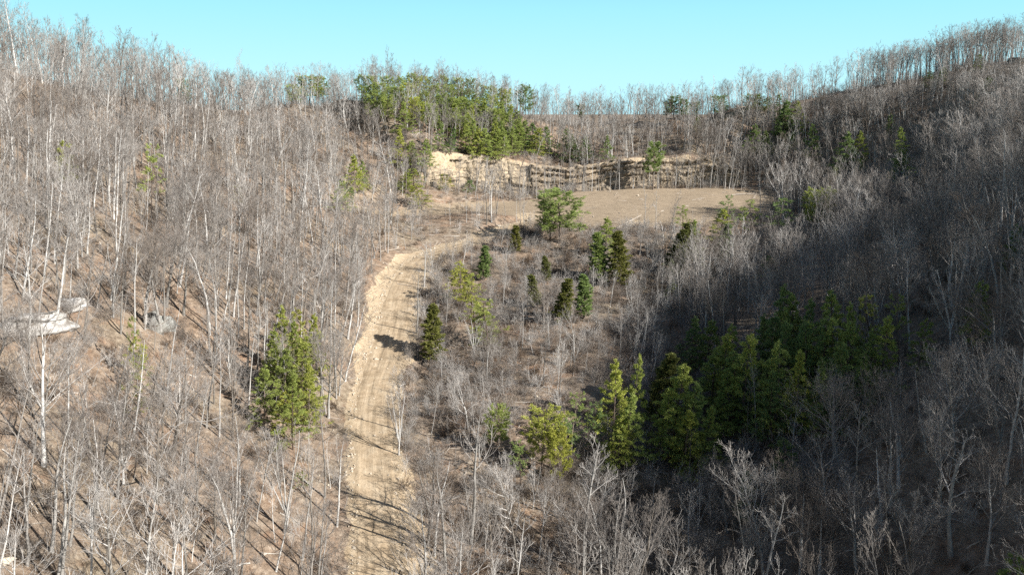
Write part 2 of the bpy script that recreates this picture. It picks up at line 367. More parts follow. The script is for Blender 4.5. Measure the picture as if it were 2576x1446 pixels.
# road sheet lying on the carved bed
tan = np.gradient(RC, axis=0); tan /= np.linalg.norm(tan, axis=1)[:, None]; nor = np.c_[-tan[:, 1], tan[:, 0]]
ts = np.arange(0, rs[-1] - 3, 0.6)
cx = np.interp(ts, rs, RC[:, 0]); cy = np.interp(ts, rs, RC[:, 1]); nxx = np.interp(ts, rs, nor[:, 0]); nyy = np.interp(ts, rs, nor[:, 1])
HW_S = [0, 22, 45, 64, 90, 113, 143, 162, 182, 195, 230]; HW_V = [2.9, 2.9, 2.9, 3.1, 3.7, 3.9, 3.6, 3.0, 2.6, 2.3, 2.2]
us = np.linspace(-1, 1, 15); vv = []; uvs = []
for k, u in enumerate(us):
    wl = np.interp(ts, HW_S, HW_V) + vnoise(ts, ts * 0 + u, 4, 20) * .9
    off = u * wl; x = cx + nxx * off; y = cy + nyy * off
    rut = -0.05 * np.exp(-((abs(off) - 1.1) / 0.35) ** 2)
    edge_ = -0.10 if k in (0, 14) else 0.05
    vv.append(np.c_[x, y, H(x, y) + edge_ + rut + 0.02]); uvs.append(np.c_[off, ts])
vv = np.array(vv); uvs = np.array(uvs); K_, T_ = vv.shape[:2]
ii = (np.arange(K_ - 1)[:, None] * T_ + np.arange(T_ - 1)[None, :]).ravel()
F = np.c_[ii, ii + 1, ii + T_ + 1, ii + T_][:, ::-1]
me = make_mesh('dirt_road', vv.reshape(-1, 3), F, M_road, smooth=True)
uvl = me.uv_layers.new(name='UVMap'); idx = np.empty(len(me.loops), np.int32); me.loops.foreach_get('vertex_index', idx)
uvl.data.foreach_set('uv', uvs.reshape(-1, 2)[idx].astype(np.float32).ravel())
tag(link('road', me), kind='structure')

# ------------------------------------------------------------ rock
def fbm3(P, s, seed):
    a = vnoise(P[:, 0] + P[:, 2] * 1.7, P[:, 1] - P[:, 2] * 1.3, s, seed)
    b = vnoise(P[:, 1] + P[:, 2] * 0.7, P[:, 2] + P[:, 0] * 0.6, s, seed + 1)
    return a + b
def rock_wall(name, pts, hts, base_drop, thick, mat, seed, strata=1.6, rough=0.9, lean=0.25, res=0.35, undercut=0.5, endt=5):
    """a bedded rock outcrop: front face along pts (world xy), closed over the top and down the back"""
    pts = np.array(pts); s = np.concatenate([[0], np.cumsum(np.hypot(*np.diff(pts, axis=0).T))]); L = s[-1]
    n_u = int(L / res) + 2; U = np.linspace(0, L, n_u); px = np.interp(U, s, pts[:, 0]); py = np.interp(U, s, pts[:, 1]); hh = np.interp(U, s, hts)
    tx = np.gradient(px); ty = np.gradient(py); l = np.hypot(tx, ty); fx, fy = ty / l, -tx / l     # towards the viewer side
    gz = H(px, py); zb = np.convolve(np.pad(gz, 6, 'edge'), np.ones(13) / 13, 'valid') - base_drop
    hmax = hh.max() + base_drop; n_v = int(hmax / res) + 2; rows = []
    r2 = np.random.default_rng(seed)
    bands = np.sort(r2.uniform(0, hmax, int(hmax / strata) + 1)); boff = r2.uniform(-1, 1, len(bands) + 1)
    end = sm(U, 0, min(endt, L * .25)) * (1 - sm(U, L - min(endt, L * .25), L))
    tot = (hh * (0.95 + 0.12 * vnoise(U, U * 0, 4, seed + 3) + 0.1 * vnoise(U, U * 0, 1.2, seed + 9)) * (0.25 + 0.75 * end) + base_drop)
    for j in range(n_v):
        t = j / (n_v - 1); z = t * tot
        b = np.searchsorted(bands, z + vnoise(U, U * 0 + 5, 9, seed + 4) * 1.5)
        cell = np.floor(U / (2.2 + 2.4 * (boff[b] * .5 + .5)) + boff[b] * 7 + vnoise(U, z, 3, seed + 8) * .5)
        hsh = np.modf(np.abs(np.sin(cell * 12.9898 + b * 78.233 + seed) * 43758.5453))[0]
        o = boff[b] * 0.8 * rough + (hsh - .5) * 1.3 * rough + vnoise(U, z * 1.0, 5.5, seed) * 1.3 * rough + vnoise(U, z * 2, 1.1, seed + 1) * 0.5 * rough
        o += np.where(np.modf(U / 7.3 + boff[b] * .03)[0] < .06, -.8 * rough, 0)
        o -= lean * z + undercut * np.exp(-((z - base_drop - 0.4) / 0.5) ** 2)
        o *= end ** 0.5; o -= (1 - end) * 0.8
        rows.append(np.c_[px + fx * o, py + fy * o, zb + z])
    for t in (0.35, 0.7, 1.0):      # top going back into the slope
        q = rows[n_v - 1].copy(); q[:, 0] -= fx * thick * t; q[:, 1] -= fy * thick * t; q[:, 2] += vnoise(U, U * 0 + t * 9, 2, seed + 6) * 0.8 - 0.5 * t; rows.append(q)
    q = rows[-1].copy(); q[:, 2] = zb; rows.append(q)
    G = np.array(rows); a, b_ = G.shape[:2]
    ii = (np.arange(a - 1)[:, None] * b_ + np.arange(b_ - 1)[None, :]).ravel()
    F = np.c_[ii, ii + 1, ii + b_ + 1, ii + b_]
    e0 = np.arange(a)[::-1] * b_; e1 = np.arange(a) * b_ + b_ - 1
    c = G.reshape(-1, 3); o3 = c.mean(0)
    tri = []
    V = np.vstack([c, c[e0].mean(0), c[e1].mean(0)]) - o3; n0, n1 = len(c), len(c) + 1
    for e, k in ((e0, n0), (e1, n1)): tri.append(np.c_[e, np.roll(e, -1), np.full(len(e), k)])
    me = make_mesh(name, V, [F] + tri, mat)
    return link(name, me, loc=tuple(o3))
Lc = np.array([0, .03, .08, .2, .33, .45, .6, .75, .9, 1.0]); seg = np.concatenate([[0], np.cumsum(np.hypot(*np.diff(CL, axis=0).T))])
def along(a, b, m=14, off=0.0):
    t = np.linspace(a, b, m) * seg[-1]; x = np.interp(t, seg, CL[:, 0]); y = np.interp(t, seg, CL[:, 1])
    tx = np.gradient(x); ty = np.gradient(y); l = np.hypot(tx, ty)
    return np.c_[x + ty / l * off, y - tx / l * off]
o = rock_wall('rock_cliff', along(0.02, 0.36, 16, 0.6), np.interp(np.linspace(0, 1, 16), [0, .2, .5, .8, 1], [6, 9, 13, 12, 11.5]), 1.5, 5, M_cliff, 5, 1.7, 1.15, 0.2, endt=2.5)
tag(o, 'tall pale tan sandstone cut face below the hilltop pines', 'cliff')
o = rock_wall('rock_cliff', along(0.34, 0.69, 18, 1.0), np.full(18, 11.8), 1.5, 5, M_cliff2, 9, 1.2, 1.2, 0.14, undercut=-1.0, endt=1.0)
tag(o, 'layered brown and grey ledge wall behind the thin trunks, middle of the cliff line', 'cliff')
o = rock_wall('rock_cliff', along(0.67, 0.96, 16, 1.0), np.interp(np.linspace(0, 1, 16), [0, .4, .75, 1], [12, 12.5, 10.5, 6]), 1.5, 5, M_cliff, 14, 1.6, 1.2, 0.16, undercut=-0.9, endt=1.5)
tag(o, 'orange tan cliff end right of the lone cliff pine, half in shade', 'cliff')
def ledge(name, pix, hts, mat, seed, label, **k):
    pts = [hit(*p) for p in pix]; o = rock_wall(name, pts, hts, 0.6, k.pop('thick', 3), mat, seed, **k); tag(o, label, 'rock'); return o
ledge('rock_ledge', [(25, 858), (70, 852), (120, 842), (190, 822)], [2.0, 3.0, 3.4, 3.2], M_pale, 21, 'long whitish rock ledge with dark gap beneath at the left edge', strata=0.6, rough=0.75, lean=0.3, res=0.18, undercut=-1.2, endt=1.2)
ledge('rock_ledge', [(183, 800), (215, 790), (248, 778)], [2.0, 2.9, 2.2], M_pale, 24, 'smaller bright white rock just right of the long ledge', strata=0.7, rough=0.5, lean=0.5, res=0.2)
ledge('boulder', [(370, 835), (410, 842), (462, 828)], [2.2, 3.8, 2.4], M_greyrock, 31, 'big grey boulder among trees right of the white ledge', strata=2.2, rough=0.5, lean=0.35, res=0.25)
ledge('rock_ledge', [(1848, 300), (1880, 300), (1925, 296), (1948, 290)], [2.5, 5.5, 5.5, 2.5], M_cliff, 41, 'tan sandstone outcrop under small pines on the right ridge', strata=1.3, rough=0.9, lean=0.5, thick=4)
ledge('rock_ledge', [(2525, 160), (2550, 160), (2580, 158)], [2.0, 2.2, 2.2], M_greyrock, 43, 'flat dark rock block on the crest at the right edge', strata=1.5, rough=0.4, lean=0.05, res=0.3)

def boulder_mesh(seed, sub=2):
    import bmesh
    bm = bmesh.new(); bmesh.ops.create_icosphere(bm, subdivisions=sub, radius=1)
    P = np.array([v.co[:] for v in bm.verts]); r2 = np.random.default_rng(seed)
    for _ in range(9):
        d = r2.normal(size=3); d /= np.linalg.norm(d); c = r2.uniform(0.45, 0.8); k = P @ d; P = P - np.outer(np.clip(k - c, 0, None), d)
    P *= (1 + 0.25 * fbm3(P * 3, 1.5, seed))[:, None]; P[:, 2] *= 0.7
    for v, p in zip(bm.verts, P): v.co = p
    me = bpy.data.meshes.new('stone'); bm.to_mesh(me); bm.free(); me.materials.append(M_stone); return me
stones = [boulder_mesh(100 + i) for i in range(5)]

# ------------------------------------------------------------ bare trees
def unit(v): return v / (np.linalg.norm(v, axis=-1, keepdims=True) + 1e-9)
def walk(start, d, length, P, wig, up, r):
    """polylines (M,P,3) from start along d"""
    M = len(start); pts = np.empty((M, P, 3)); pts[:, 0] = start; d = unit(d)
    for k in range(1, P):
        d = unit(d + r.normal(0, wig, (M, 3)) + np.array([0, 0, up])); pts[:, k] = pts[:, k - 1] + d * (length / (P - 1))[:, None]
    return pts
def children(par, rad, n, t0, t1, ang, ln, P, wig, up, r, rk=0.55, taper=0.8, jit=0.3):
    M, Q = par.shape[:2]; t = np.sort(t0 + (t1 - t0) * (np.arange(n)[None, :] + r.uniform(0, 1, (M, n))) / n, axis=1)
    f = t * (Q - 1); i = np.minimum(f.astype(int), Q - 2); a = f - i; m = np.arange(M)[:, None]
    st = par[m, i] * (1 - a)[..., None] + par[m, i + 1] * a[..., None]
    rr = rad[m, i] * (1 - a) + rad[m, i + 1] * a
    tg = unit(par[m, i + 1] - par[m, i])
    az = r.uniform(0, 2 * np.pi, (M, 1)) + np.arange(n)[None, :] * 2.4 + r.normal(0, .4, (M, n))
    ref = np.where(np.abs(tg[..., 2:3]) > 0.9, [1, 0, 0], [0, 0, 1]); e1 = unit(np.cross(tg, ref)); e2 = np.cross(tg, e1)
    an = np.radians(ang) * r.uniform(0.75, 1.25, (M, n))
    d = tg * np.cos(an)[..., None] + (e1 * np.cos(az)[..., None] + e2 * np.sin(az)[..., None]) * np.sin(an)[..., None]
    plen = np.linalg.norm(np.diff(par, axis=1), axis=2).sum(1)[:, None]
    L = ln(t, plen) * r.uniform(1 - jit, 1 + jit, (M, n))
    pts = walk(st.reshape(-1, 3), d.reshape(-1, 3), L.ravel(), P, wig, up, r)
    r0 = np.maximum(rr * rk, 0.010).ravel()
    rd = r0[:, None] * (1 - taper * np.linspace(0, 1, P)[None, :])
    return pts, rd
def tubes(pts, rad, k):
    M, P = pts.shape[:2]; tg = np.empty_like(pts); tg[:, 1:-1] = pts[:, 2:] - pts[:, :-2]; tg[:, 0] = pts[:, 1] - pts[:, 0]; tg[:, -1] = pts[:, -1] - pts[:, -2]
    tg = unit(tg); m = unit(pts[:, -1] - pts[:, 0]); ref = np.where(np.abs(m[:, 2:3]) > 0.8, [1., 0, 0], [0, 0, 1.])[:, None, :]
    e1 = unit(np.cross(tg, ref)); e2 = np.cross(tg, e1); a = np.arange(k) * 2 * np.pi / k
    V = pts[:, :, None, :] + (e1[:, :, None, :] * np.cos(a)[None, None, :, None] + e2[:, :, None, :] * np.sin(a)[None, None, :, None]) * rad[:, :, None, None]
    base = (np.arange(M)[:, None, None] * P + np.arange(P - 1)[None, :, None]) * k; j = np.arange(k)[None, None, :]; j2 = (j + 1) % k
    F = np.stack([base + j, base + j2, base + k + j2, base + k + j], -1).reshape(-1, 4)
    return V.reshape(-1, 3), F
def merge(parts):
    Vs, Fs, o = [], [], 0
    for V, F in parts: Vs.append(V); Fs.append(F + o); o += len(V)
    return np.vstack(Vs), np.vstack(Fs)

def bare_tree(kind, seed, lod=0):
    r = np.random.default_rng(seed)
    TW = (1.0, 1.35, 2.0)[lod]                    # twig thickness for trees that stand farther off
    Ht, r0, c0 = {'forest': (20, .20, .42), 'broad': (19, .27, .33), 'pole': (18, .15, .58), 'vase': (17, .16, .22), 'sapling': (9, .055, .3), 'snag': (16, .2, .35)}[kind]
    P = 12
    lean = r.normal(0, 0.05, 3); lean[2] = 1
    tr = walk(np.zeros((1, 3)), unit(lean)[None, :], np.array([Ht * (0.93 if kind != 'broad' else 0.75)]), P, 0.055 if kind != 'pole' else .03, 0.05, r)
    tr[0, 0, 2] = -0.8
    tt = np.linspace(0, 1, P); rad = (r0 * (1 - tt) ** 0.75 + 0.02)[None, :]; rad[0, 0] *= 1.35
    low = [tubes(tr, rad, 7 if lod == 0 else 4)]
    up_ = []
    n1 = {'forest': 14, 'broad': 12, 'pole': 10, 'vase': 6, 'sapling': 9, 'snag': 9}[kind] - 2 * lod
    if kind == 'vase':
        st = walk(np.tile(tr[0, 2], (4, 1)), np.c_[r.normal(0, .33, (4, 2)), np.ones(4)], np.full(4, Ht * .82) * r.uniform(.85, 1.05, 4), 9, .05, .03, r)
        sr = np.tile(r0 * .6 * (1 - .85 * np.linspace(0, 1, 9)), (4, 1)) + .01; low.append(tubes(st, sr, 5 if lod == 0 else 3))
        A_, Ar = st, sr; n1 = 11 - lod * 2; l1 = lambda t, p: p * 0.26 * (1.15 - 0.8 * t); a1 = 32; t0, t1 = .25, .98
    else:
        A_, Ar = tr, rad
        l1 = {'forest': lambda t, p: Ht * 0.27 * (1.15 - 0.75 * (t - c0) / (1 - c0)), 'broad': lambda t, p: Ht * 0.42 * (1.2 - 0.7 * (t - c0) / (1 - c0)),
              'pole': lambda t, p: Ht * 0.16 * (1.1 - 0.6 * (t - c0) / (1 - c0)), 'sapling': lambda t, p: Ht * .24 * (1.2 - .8 * t),
              'snag': lambda t, p: Ht * 0.24 * (1.1 - 0.6 * t)}[kind]
        a1 = {'forest': 42, 'broad': 44, 'pole': 46, 'sapling': 36, 'snag': 62}[kind]; t0, t1 = c0, .985
    B, Br = children(A_, Ar, n1, t0, t1, a1, l1, 7, .13 if kind != 'snag' else .22, .10, r, .52, .82, .35)
    up_.append(tubes(B, Br * (1 + .2 * (TW - 1)), 4 if lod == 0 else 3))
    n2 = {'forest': 6, 'broad': 7, 'pole': 5, 'vase': 5, 'sapling': 4, 'snag': 5}[kind] - (1 if lod == 2 else 0)
    C_, Cr = children(B, Br, n2, .22, .97, 38, lambda t, p: p * .46 * (1.15 - .55 * t), 5, .10, .16, r, .55, .7, .3)
    Cr = np.maximum(Cr, .015 * TW); up_.append(tubes(C_, Cr, 3))
    n3 = {'forest': 5, 'broad': 5, 'pole': 4, 'vase': 5, 'sapling': 3, 'snag': 3}[kind] - lod
    if n3 > 0:
        D_, Dr = children(C_, Cr, n3, .15, .98, 36, lambda t, p: p * .5 * (1.1 - .4 * t), 3, .09, .13, r, .6, .5, .3)
        Dr = np.maximum(Dr, .0115 * TW) * 1.0; up_.append(tubes(D_, Dr, 3))
        if lod == 0 and kind in ('forest', 'broad', 'vase', 'snag'):
            E_, Er = children(D_, Dr, 2, .3, .95, 30, lambda t, p: p * .6, 2, .1, .05, r, .7, .4, .3)
            up_.append(tubes(E_, np.maximum(Er, .009), 3))
    # a few dead side twigs low on the trunk
    X, Xr = children(tr, rad, 5, .12, c0, 70, lambda t, p: Ht * .07, 4, .2, .02, r, .2, .7, .4); up_.insert(2, tubes(X, np.maximum(Xr, .012), 3))
    nb = sum(len(f) for _, f in up_[:3])
    V_, F_ = merge(up_); return merge(low), (V_, F_), np.r_[np.zeros(nb), np.ones(len(F_) - nb)]

def bush(seed, h=2.4, spread=.35, n0=9):
    r = np.random.default_rng(seed)
    d = np.c_[r.normal(0, spread, (n0, 2)), np.ones(n0)]; st = np.c_[r.normal(0, .35, (n0, 2)), np.full(n0, -.2)]
    A_ = walk(st, d, h * r.uniform(.6, 1.1, n0), 5, .12, .03, r); Ar = np.tile(.022 * (1 - .6 * np.linspace(0, 1, 5)), (n0, 1))
    B, Br = children(A_, Ar, 6, .2, .98, 35, lambda t, p: p * .42, 3, .15, .05, r, .6, .5); C_, Cr = children(B, Br, 4, .2, 1, 35, lambda t, p: p * .5, 2, .15, .05, r, .7, .4)
    return merge([tubes(A_, Ar, 3), tubes(B, np.maximum(Br, .013), 3), tubes(C_, np.maximum(Cr, .010), 3)])

protos = []                                       # (kind, natural height, trunk mesh, crown mesh)
NAT = {'forest': 20, 'broad': 19, 'pole': 18, 'vase': 17, 'sapling': 9, 'snag': 16}
for i, kd in enumerate(['forest'] * 8 + ['broad'] * 6 + ['pole'] * 6 + ['vase'] * 5 + ['snag'] * 3 + ['sapling'] * 3):
    (Vt, Ft), (Vc, Fc), mi = bare_tree(kd, 300 + i * 7)
    top = max(Vc[:, 2].max(), Vt[:, 2].max())
    protos.append((kd, top, make_mesh('trunk', Vt, Ft, M_bark, smooth=True), make_mesh('crown', Vc, Fc, [M_twig, M_fine], mi)))
farcol = bpy.data.collections.new('far_tree_kinds'); far_h = []
for i, (kd, lod) in enumerate([(k_, l_) for l_ in (1, 2) for k_ in ['forest'] * 5 + ['broad'] * 3 + ['pole'] * 4 + ['vase'] * 2 + ['sapling'] * 2]):
    (Vt, Ft), (Vc, Fc), mi = bare_tree(kd, 700 + i * 3, lod); V_, F_ = merge([(Vt, Ft), (Vc, Fc)])
    me = make_mesh('far_tree', V_, F_, [M_bark_far, M_twig, M_fine], np.r_[np.zeros(len(Ft)), 1 + mi])
    farcol.objects.link(bpy.data.objects.new('far%02d' % i, me)); far_h.append(V_[:, 2].max())

# ------------------------------------------------------------ evergreens
def blades(cent, axis, n, ln, wd, spread, r):
    """n narrow blades fanned round `axis` at every centre"""
    M = len(cent); c = np.repeat(cent, n, 0); a = np.repeat(unit(axis), n, 0)
    d = unit(a + r.normal(0, spread, (M * n, 3))); c = c + r.normal(0, ln * .22, (M * n, 3))
    s = unit(np.cross(d, r.normal(0, 1, (M * n, 3)))); L = ln * r.uniform(.7, 1.3, (M * n, 1)); w = wd * r.uniform(.7, 1.3, (M * n, 1))
    V = np.stack([c - s * w * .5, c + d * L * .5 + s * w * .6, c + d * L, c + d * L * .5 - s * w * .6], 1).reshape(-1, 3)
    F = np.arange(M * n * 4).reshape(-1, 4); return V, F
def evergreen(style, seed):
    r = np.random.default_rng(seed)
    Ht = 16.0; r0 = .17 if style != 'cedar' else .12
    P = 12; tr = walk(np.zeros((1, 3)), np.array([[r.normal(0, .03), r.normal(0, .03), 1]]), np.array([Ht]), P, .03, .05, r); tr[0, 0, 2] = -.8
    rad = (r0 * (1 - np.linspace(0, 1, P)) ** .8 + .015)[None, :]
    prm = {'round': (50, .22, 62, .10, lambda t: 3.9 * np.sqrt(np.clip(1.08 - ((t - .5) / .62) ** 2, .05, 1)) , .10),
           'tall': (46, .36, 66, .10, lambda t: 2.6 * np.sqrt(np.clip(1.05 - ((t - .64) / .40) ** 2, .08, 1)), .08),
           'cone': (58, .08, 78, .07, lambda t: 4.5 * (1.02 - t) ** 1.0 + .2, .02),
           'layer': (52, .15, 84, .10, lambda t: 3.7 * (1.04 - t) ** .6 + .3, .0),
           'cedar': (64, .04, 46, .06, lambda t: 2.3 * np.clip(1.05 - t, 0, 1) ** .55 * (.7 + .3 * sm(t, 0, .2)), .08),
           'sparse': (24, .40, 74, .13, lambda t: 3.4 * (1.05 - t) ** .45, .03)}[style]
    nb, t0, ang, wig, lf, up = prm
    B, Br = children(tr, rad, nb, t0, .985, ang, lambda t, p: lf(t), 6, wig, up, r, .32, .75, .22 if style in ('cedar', 'round') else .42)
    # level the ends: drooping tips for the cones
    if style in ('cone', 'layer'): B[:, 3:, 2] -= np.array([.05, .15, .32])[None, :] * r.uniform(0, 1.4, (len(B), 1))
    wood = [tubes(tr, rad, 6), tubes(B, np.maximum(Br, .018), 3)]
    C_, Cr = children(B, Br, 5 if style != 'sparse' else 4, .3, .97, 42, lambda t, p: p * .36 * (1.2 - .6 * t), 4, .12, .04, r, .6, .5)
    if style in ('cone', 'layer'):      # flat sprays
        base = C_[:, :1, 2]; C_[:, :, 2] = base + (C_[:, :, 2] - base) * .3
    wood.append(tubes(C_, np.maximum(Cr, .012), 3))
    nbl = {'round': 10, 'tall': 10, 'cone': 9, 'layer': 9, 'cedar': 9, 'sparse': 7}[style]
    ln = {'round': .42, 'tall': .40, 'cone': .40, 'layer': .40, 'cedar': .32, 'sparse': .36}[style]
    wd = {'round': .075, 'tall': .075, 'cone': .065, 'layer': .065, 'cedar': .085, 'sparse': .055}[style]
    fol = []
    kp = r.uniform(0, 1, len(C_)) < {'cedar': 1, 'sparse': .7}.get(style, .8)
    for k in (1, 2, 3):
        keep = kp
        ax = C_[:, k] - C_[:, k - 1]; fol.append(blades(C_[keep, k], ax[keep], nbl, ln, wd, .55 if style in ('round', 'tall', 'cedar') else .5, r))
        mid = (C_[:, k] + C_[:, k - 1]) / 2; fol.append(blades(mid[keep], ax[keep], nbl - 1, ln, wd, .55, r))
    for k in (4, 5): fol.append(blades(B[:, k], B[:, k] - B[:, k - 1], nbl + 2, ln, wd, .6, r))
    if style in ('cone', 'layer'):
        fv = [list(f) for f in fol]
        for f in fv: pass
    fol.append(blades(tr[:, -1] + 0, np.array([[0, 0, 1.]]), 30, ln * 1.2, wd, .7, r))
    return merge(wood), merge(fol)
ever = {}
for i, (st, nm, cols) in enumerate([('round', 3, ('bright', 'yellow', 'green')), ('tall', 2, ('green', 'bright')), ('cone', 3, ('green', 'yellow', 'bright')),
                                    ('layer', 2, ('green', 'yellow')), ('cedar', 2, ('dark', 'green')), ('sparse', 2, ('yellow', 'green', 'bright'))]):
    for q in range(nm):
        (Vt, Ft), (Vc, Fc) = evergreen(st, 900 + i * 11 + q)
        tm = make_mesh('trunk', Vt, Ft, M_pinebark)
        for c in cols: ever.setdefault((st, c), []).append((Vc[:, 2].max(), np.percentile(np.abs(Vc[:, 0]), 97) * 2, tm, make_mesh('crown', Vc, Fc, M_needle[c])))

EV = []       # px, py of the top, height in m, crown width in px or 0, style, colour, words
def ev(s, style, colr, words):
    for it in s: EV.append((*it, style, colr, words))
ev([(773,182,12,52),(909,185,11,30),(938,187,11,28),(972,189,11,30),(1004,190,11,30),(1032,180,12,28),(1073,189,11,32),(1110,185,12,36),(1149,192,12,30),(1179,194,12,26),
    (1205,207,11,24),(1225,212,11,26),(1252,219,11,26),(1272,221,11,26),(955,205,11,32),(1020,206,11,30),(1090,209,12,32),(1130,212,12,32),(1165,222,12,30),(1060,226,12,32)], 'round', 'bright', 'round-topped green pine')
ev([(735,210,9,30),(1041,191,11,30),(1066,224,11,34),(1004,215,10,30),(925,212,10,30),(985,214,10,32)], 'round', 'bright', 'bright green bushy pine')
ev([(808,180,12,38),(455,195,10,26),(1321,211,15,40),(1815,237,11,38),(1893,235,10,46),(1925,242,9,34)], 'round', 'green', 'dark rounded pine')
ev([(1700,240,12,36),(1680,250,11,26),(1748,255,10,26),(1465,258,10,20),(1720,248,11,24)], 'tall', 'green', 'slim blue green pine')
ev([(1205,250,13,44),(1230,272,13,44),(1255,300,13,46),(1285,300,13,46),(1310,312,12,44),(1195,318,12,40),(1240,322,12,42),(1345,320,12,44),(1170,310,11,38),(1282,262,13,42),(1305,275,13,42)], 'cone', 'bright', 'full green pine')
ev([(950,228,12,44),(975,240,12,40),(1040,240,12,40),(1075,255,12,44),(1105,232,12,40),(1140,240,13,42),(1165,245,13,42),(1235,235,12,40),(1245,270,13,42),(1160,285,12,40)], 'round', 'bright', 'bushy mid-green hill pine')
ev([(1019,253,13,46),(1198,233,13,40),(1218,253,14,44),(1259,256,14,44),(1266,230,13,38),(1181,263,14,40),(1110,250,13,40),(1145,258,13,40),(1188,297,14,42),(1239,300,14,44),(1272,277,14,40),(1303,293,14,40),
    (1323,300,13,40),(1215,318,12,44),(1262,322,12,44),(1290,318,12,38)], 'cone', 'bright', 'pointed bright green pine')
ev([(1340,308,13,42),(1370,315,12,40),(1418,322,13,46),(1440,335,12,40),(1475,340,11,36),(1526,338,11,30),(1100,305,11,30),(1130,318,11,28)], 'cone', 'green', 'dull green pointed pine')
ev([(1002,320,15,46),(1032,353,11,36),(1070,347,12,42),(884,388,13,54),(848,452,10,44),(905,400,10,30)], 'cone', 'bright', 'spreading green pine')
ev([(1039,422,8,62),(1059,460,9,60),(1120,436,6,66),(1015,428,8,40)], 'layer', 'yellow', 'low spreading yellow green pine')
ev([(1178,452,5,34),(870,465,7,34)], 'layer', 'green', 'olive bushy cedar')
ev([(1642,353,19,48)], 'tall', 'green', 'lone green pine with bare lower trunk before the cliff')
ev([(1410,470,17,98)], 'round', 'bright', 'big bright green pine at the near edge of the clearing')
ev([(1385,505,12,50)], 'round', 'green', 'darker pine leaning on the big bright clearing pine')
ev([(1990,250,17,60),(1968,232,12,28),(1900,310,14,52),(1932,328,11,36),(2050,308,15,34),(2145,328,17,64),(2280,375,12,56),(1975,262,15,44)], 'cone', 'green', 'dense dark green pine')
ev([(2172,328,13,40),(1995,330,10,32),(2280,318,14,34),(2010,252,14,46),(2105,418,12,52),(2172,398,8,30),(1755,292,8,24)], 'cone', 'bright', 'bright green slope pine')
ev([(2485,192,12,40),(2250,285,10,20),(2345,178,7,26),(2382,170,7,26),(2465,135,8,26)], 'layer', 'green', 'thin dark ridge fir')
ev([(2065,468,14,58),(2045,478,10,34)], 'round', 'bright', 'leafy bright pine')
ev([(1297,563,7,34),(1375,640,6,36),(1345,688,7,28),(1413,695,9,52),(1565,583,12,48),(1698,572,11,48),(1745,560,10,40),(1082,772,10,50),(1660,880,12,44)], 'cedar', 'dark', 'dark olive cedar')
ev([(1215,613,8,64),(1515,585,11,66),(1472,683,9,34),(1820,560,9,40)], 'cedar', 'green', 'dense conical cedar')
ev([(1525,543,13,64),(1745,548,12,46),(1815,522,12,58),(1690,650,7,28),(1690,700,6,30)], 'cone', 'bright', 'fresh green pine')
ev([(1832,488,14,48),(1720,513,12,44),(1885,500,14,66),(1960,498,15,72),(1765,620,10,40),(1930,640,11,40)], 'sparse', 'green', 'thin see-through pine')
ev([(1150,655,12,62),(1185,690,12,60),(1225,748,12,84),(1160,700,10,50),(1200,745,11,60)], 'sparse', 'yellow', 'sparse yellow green pine')
ev([(1155,668,10,56),(1215,775,9,70)], 'layer', 'yellow', 'feathery yellow green pine')
ev([(150,353,15,50)], 'sparse', 'yellow', 'faint sparse pine high on the left slope')
ev([(355,358,18,56)], 'sparse', 'bright', 'tall flag-shaped pine alone on the left slope')
ev([(595,462,9,26)], 'sparse', 'yellow', 'tiny yellowish pine mid left slope')
ev([(700,762,15,66),(772,782,15,66),(740,842,15,76),(676,822,13,66),(720,925,14,78),(650,918,11,60),(765,905,13,64),(735,800,14,56),(700,870,13,70)], 'cone', 'yellow', 'sunny yellow green pine')
ev([(745,770,12,46),(705,860,12,56),(770,950,9,46),(700,985,8,50)], 'layer', 'yellow', 'layered yellow green pine')
ev([(320,795,12,32),(335,850,9,56),(345,985,6,40),(330,900,8,50),(765,1190,4,36)], 'sparse', 'yellow', 'pale thin pine')
ev([(1600,883,18,60),(1545,903,18,104),(1700,903,19,108),(1755,955,17,110)], 'cone', 'bright', 'large sunlit pine')
ev([(1580,975,15,90),(1690,975,14,84),(1560,1040,11,80),(1790,1010,13,70),(1730,1020,13,90)], 'cone', 'bright', 'sunlit feathery pine')
ev([(1365,1018,12,88),(1405,1068,11,66),(1250,1018,9,52)], 'round', 'yellow', 'round yellow green pine')
ev([(1440,985,12,70),(1420,1040,11,60),(1490,1010,11,60),(1310,1100,9,50)], 'sparse', 'green', 'dull sparse pine')
ev([(1890,828,20,132),(1820,835,17,90),(1975,852,19,118),(2035,870,17,90),(1800,865,15,90)], 'cone', 'bright', 'tall tiered pine')
ev([(1985,708,19,96),(2052,742,18,84),(2122,730,18,90),(1960,785,17,90),(2085,792,17,90),(2150,800,16,86),(2210,822,13,66),(1745,795,13,80),(1783,800,13,70),(1930,785,16,80),
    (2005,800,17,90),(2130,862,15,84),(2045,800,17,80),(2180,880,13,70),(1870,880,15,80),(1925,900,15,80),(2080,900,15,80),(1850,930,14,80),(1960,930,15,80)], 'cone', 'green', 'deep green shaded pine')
ev([(2060,800,16,80),(2120,790,16,80),(1990,770,17,80),(2165,760,16,76),(2240,790,14,70),(1850,810,15,70),(2020,735,17,80)], 'cone', 'bright', 'lighter topped pine')
ev([(2222,740,14,64),(2290,738,14,66),(2205,845,9,40)], 'sparse', 'yellow', 'pale green sparse pine')
ev([(2330,800,10,50),(2480,700,12,50),(2560,560,10,40),(1990,1100,9,60),(2560,1390,10,80),(1880,1180,9,50)], 'layer', 'green', 'dark pine deep in the shade')

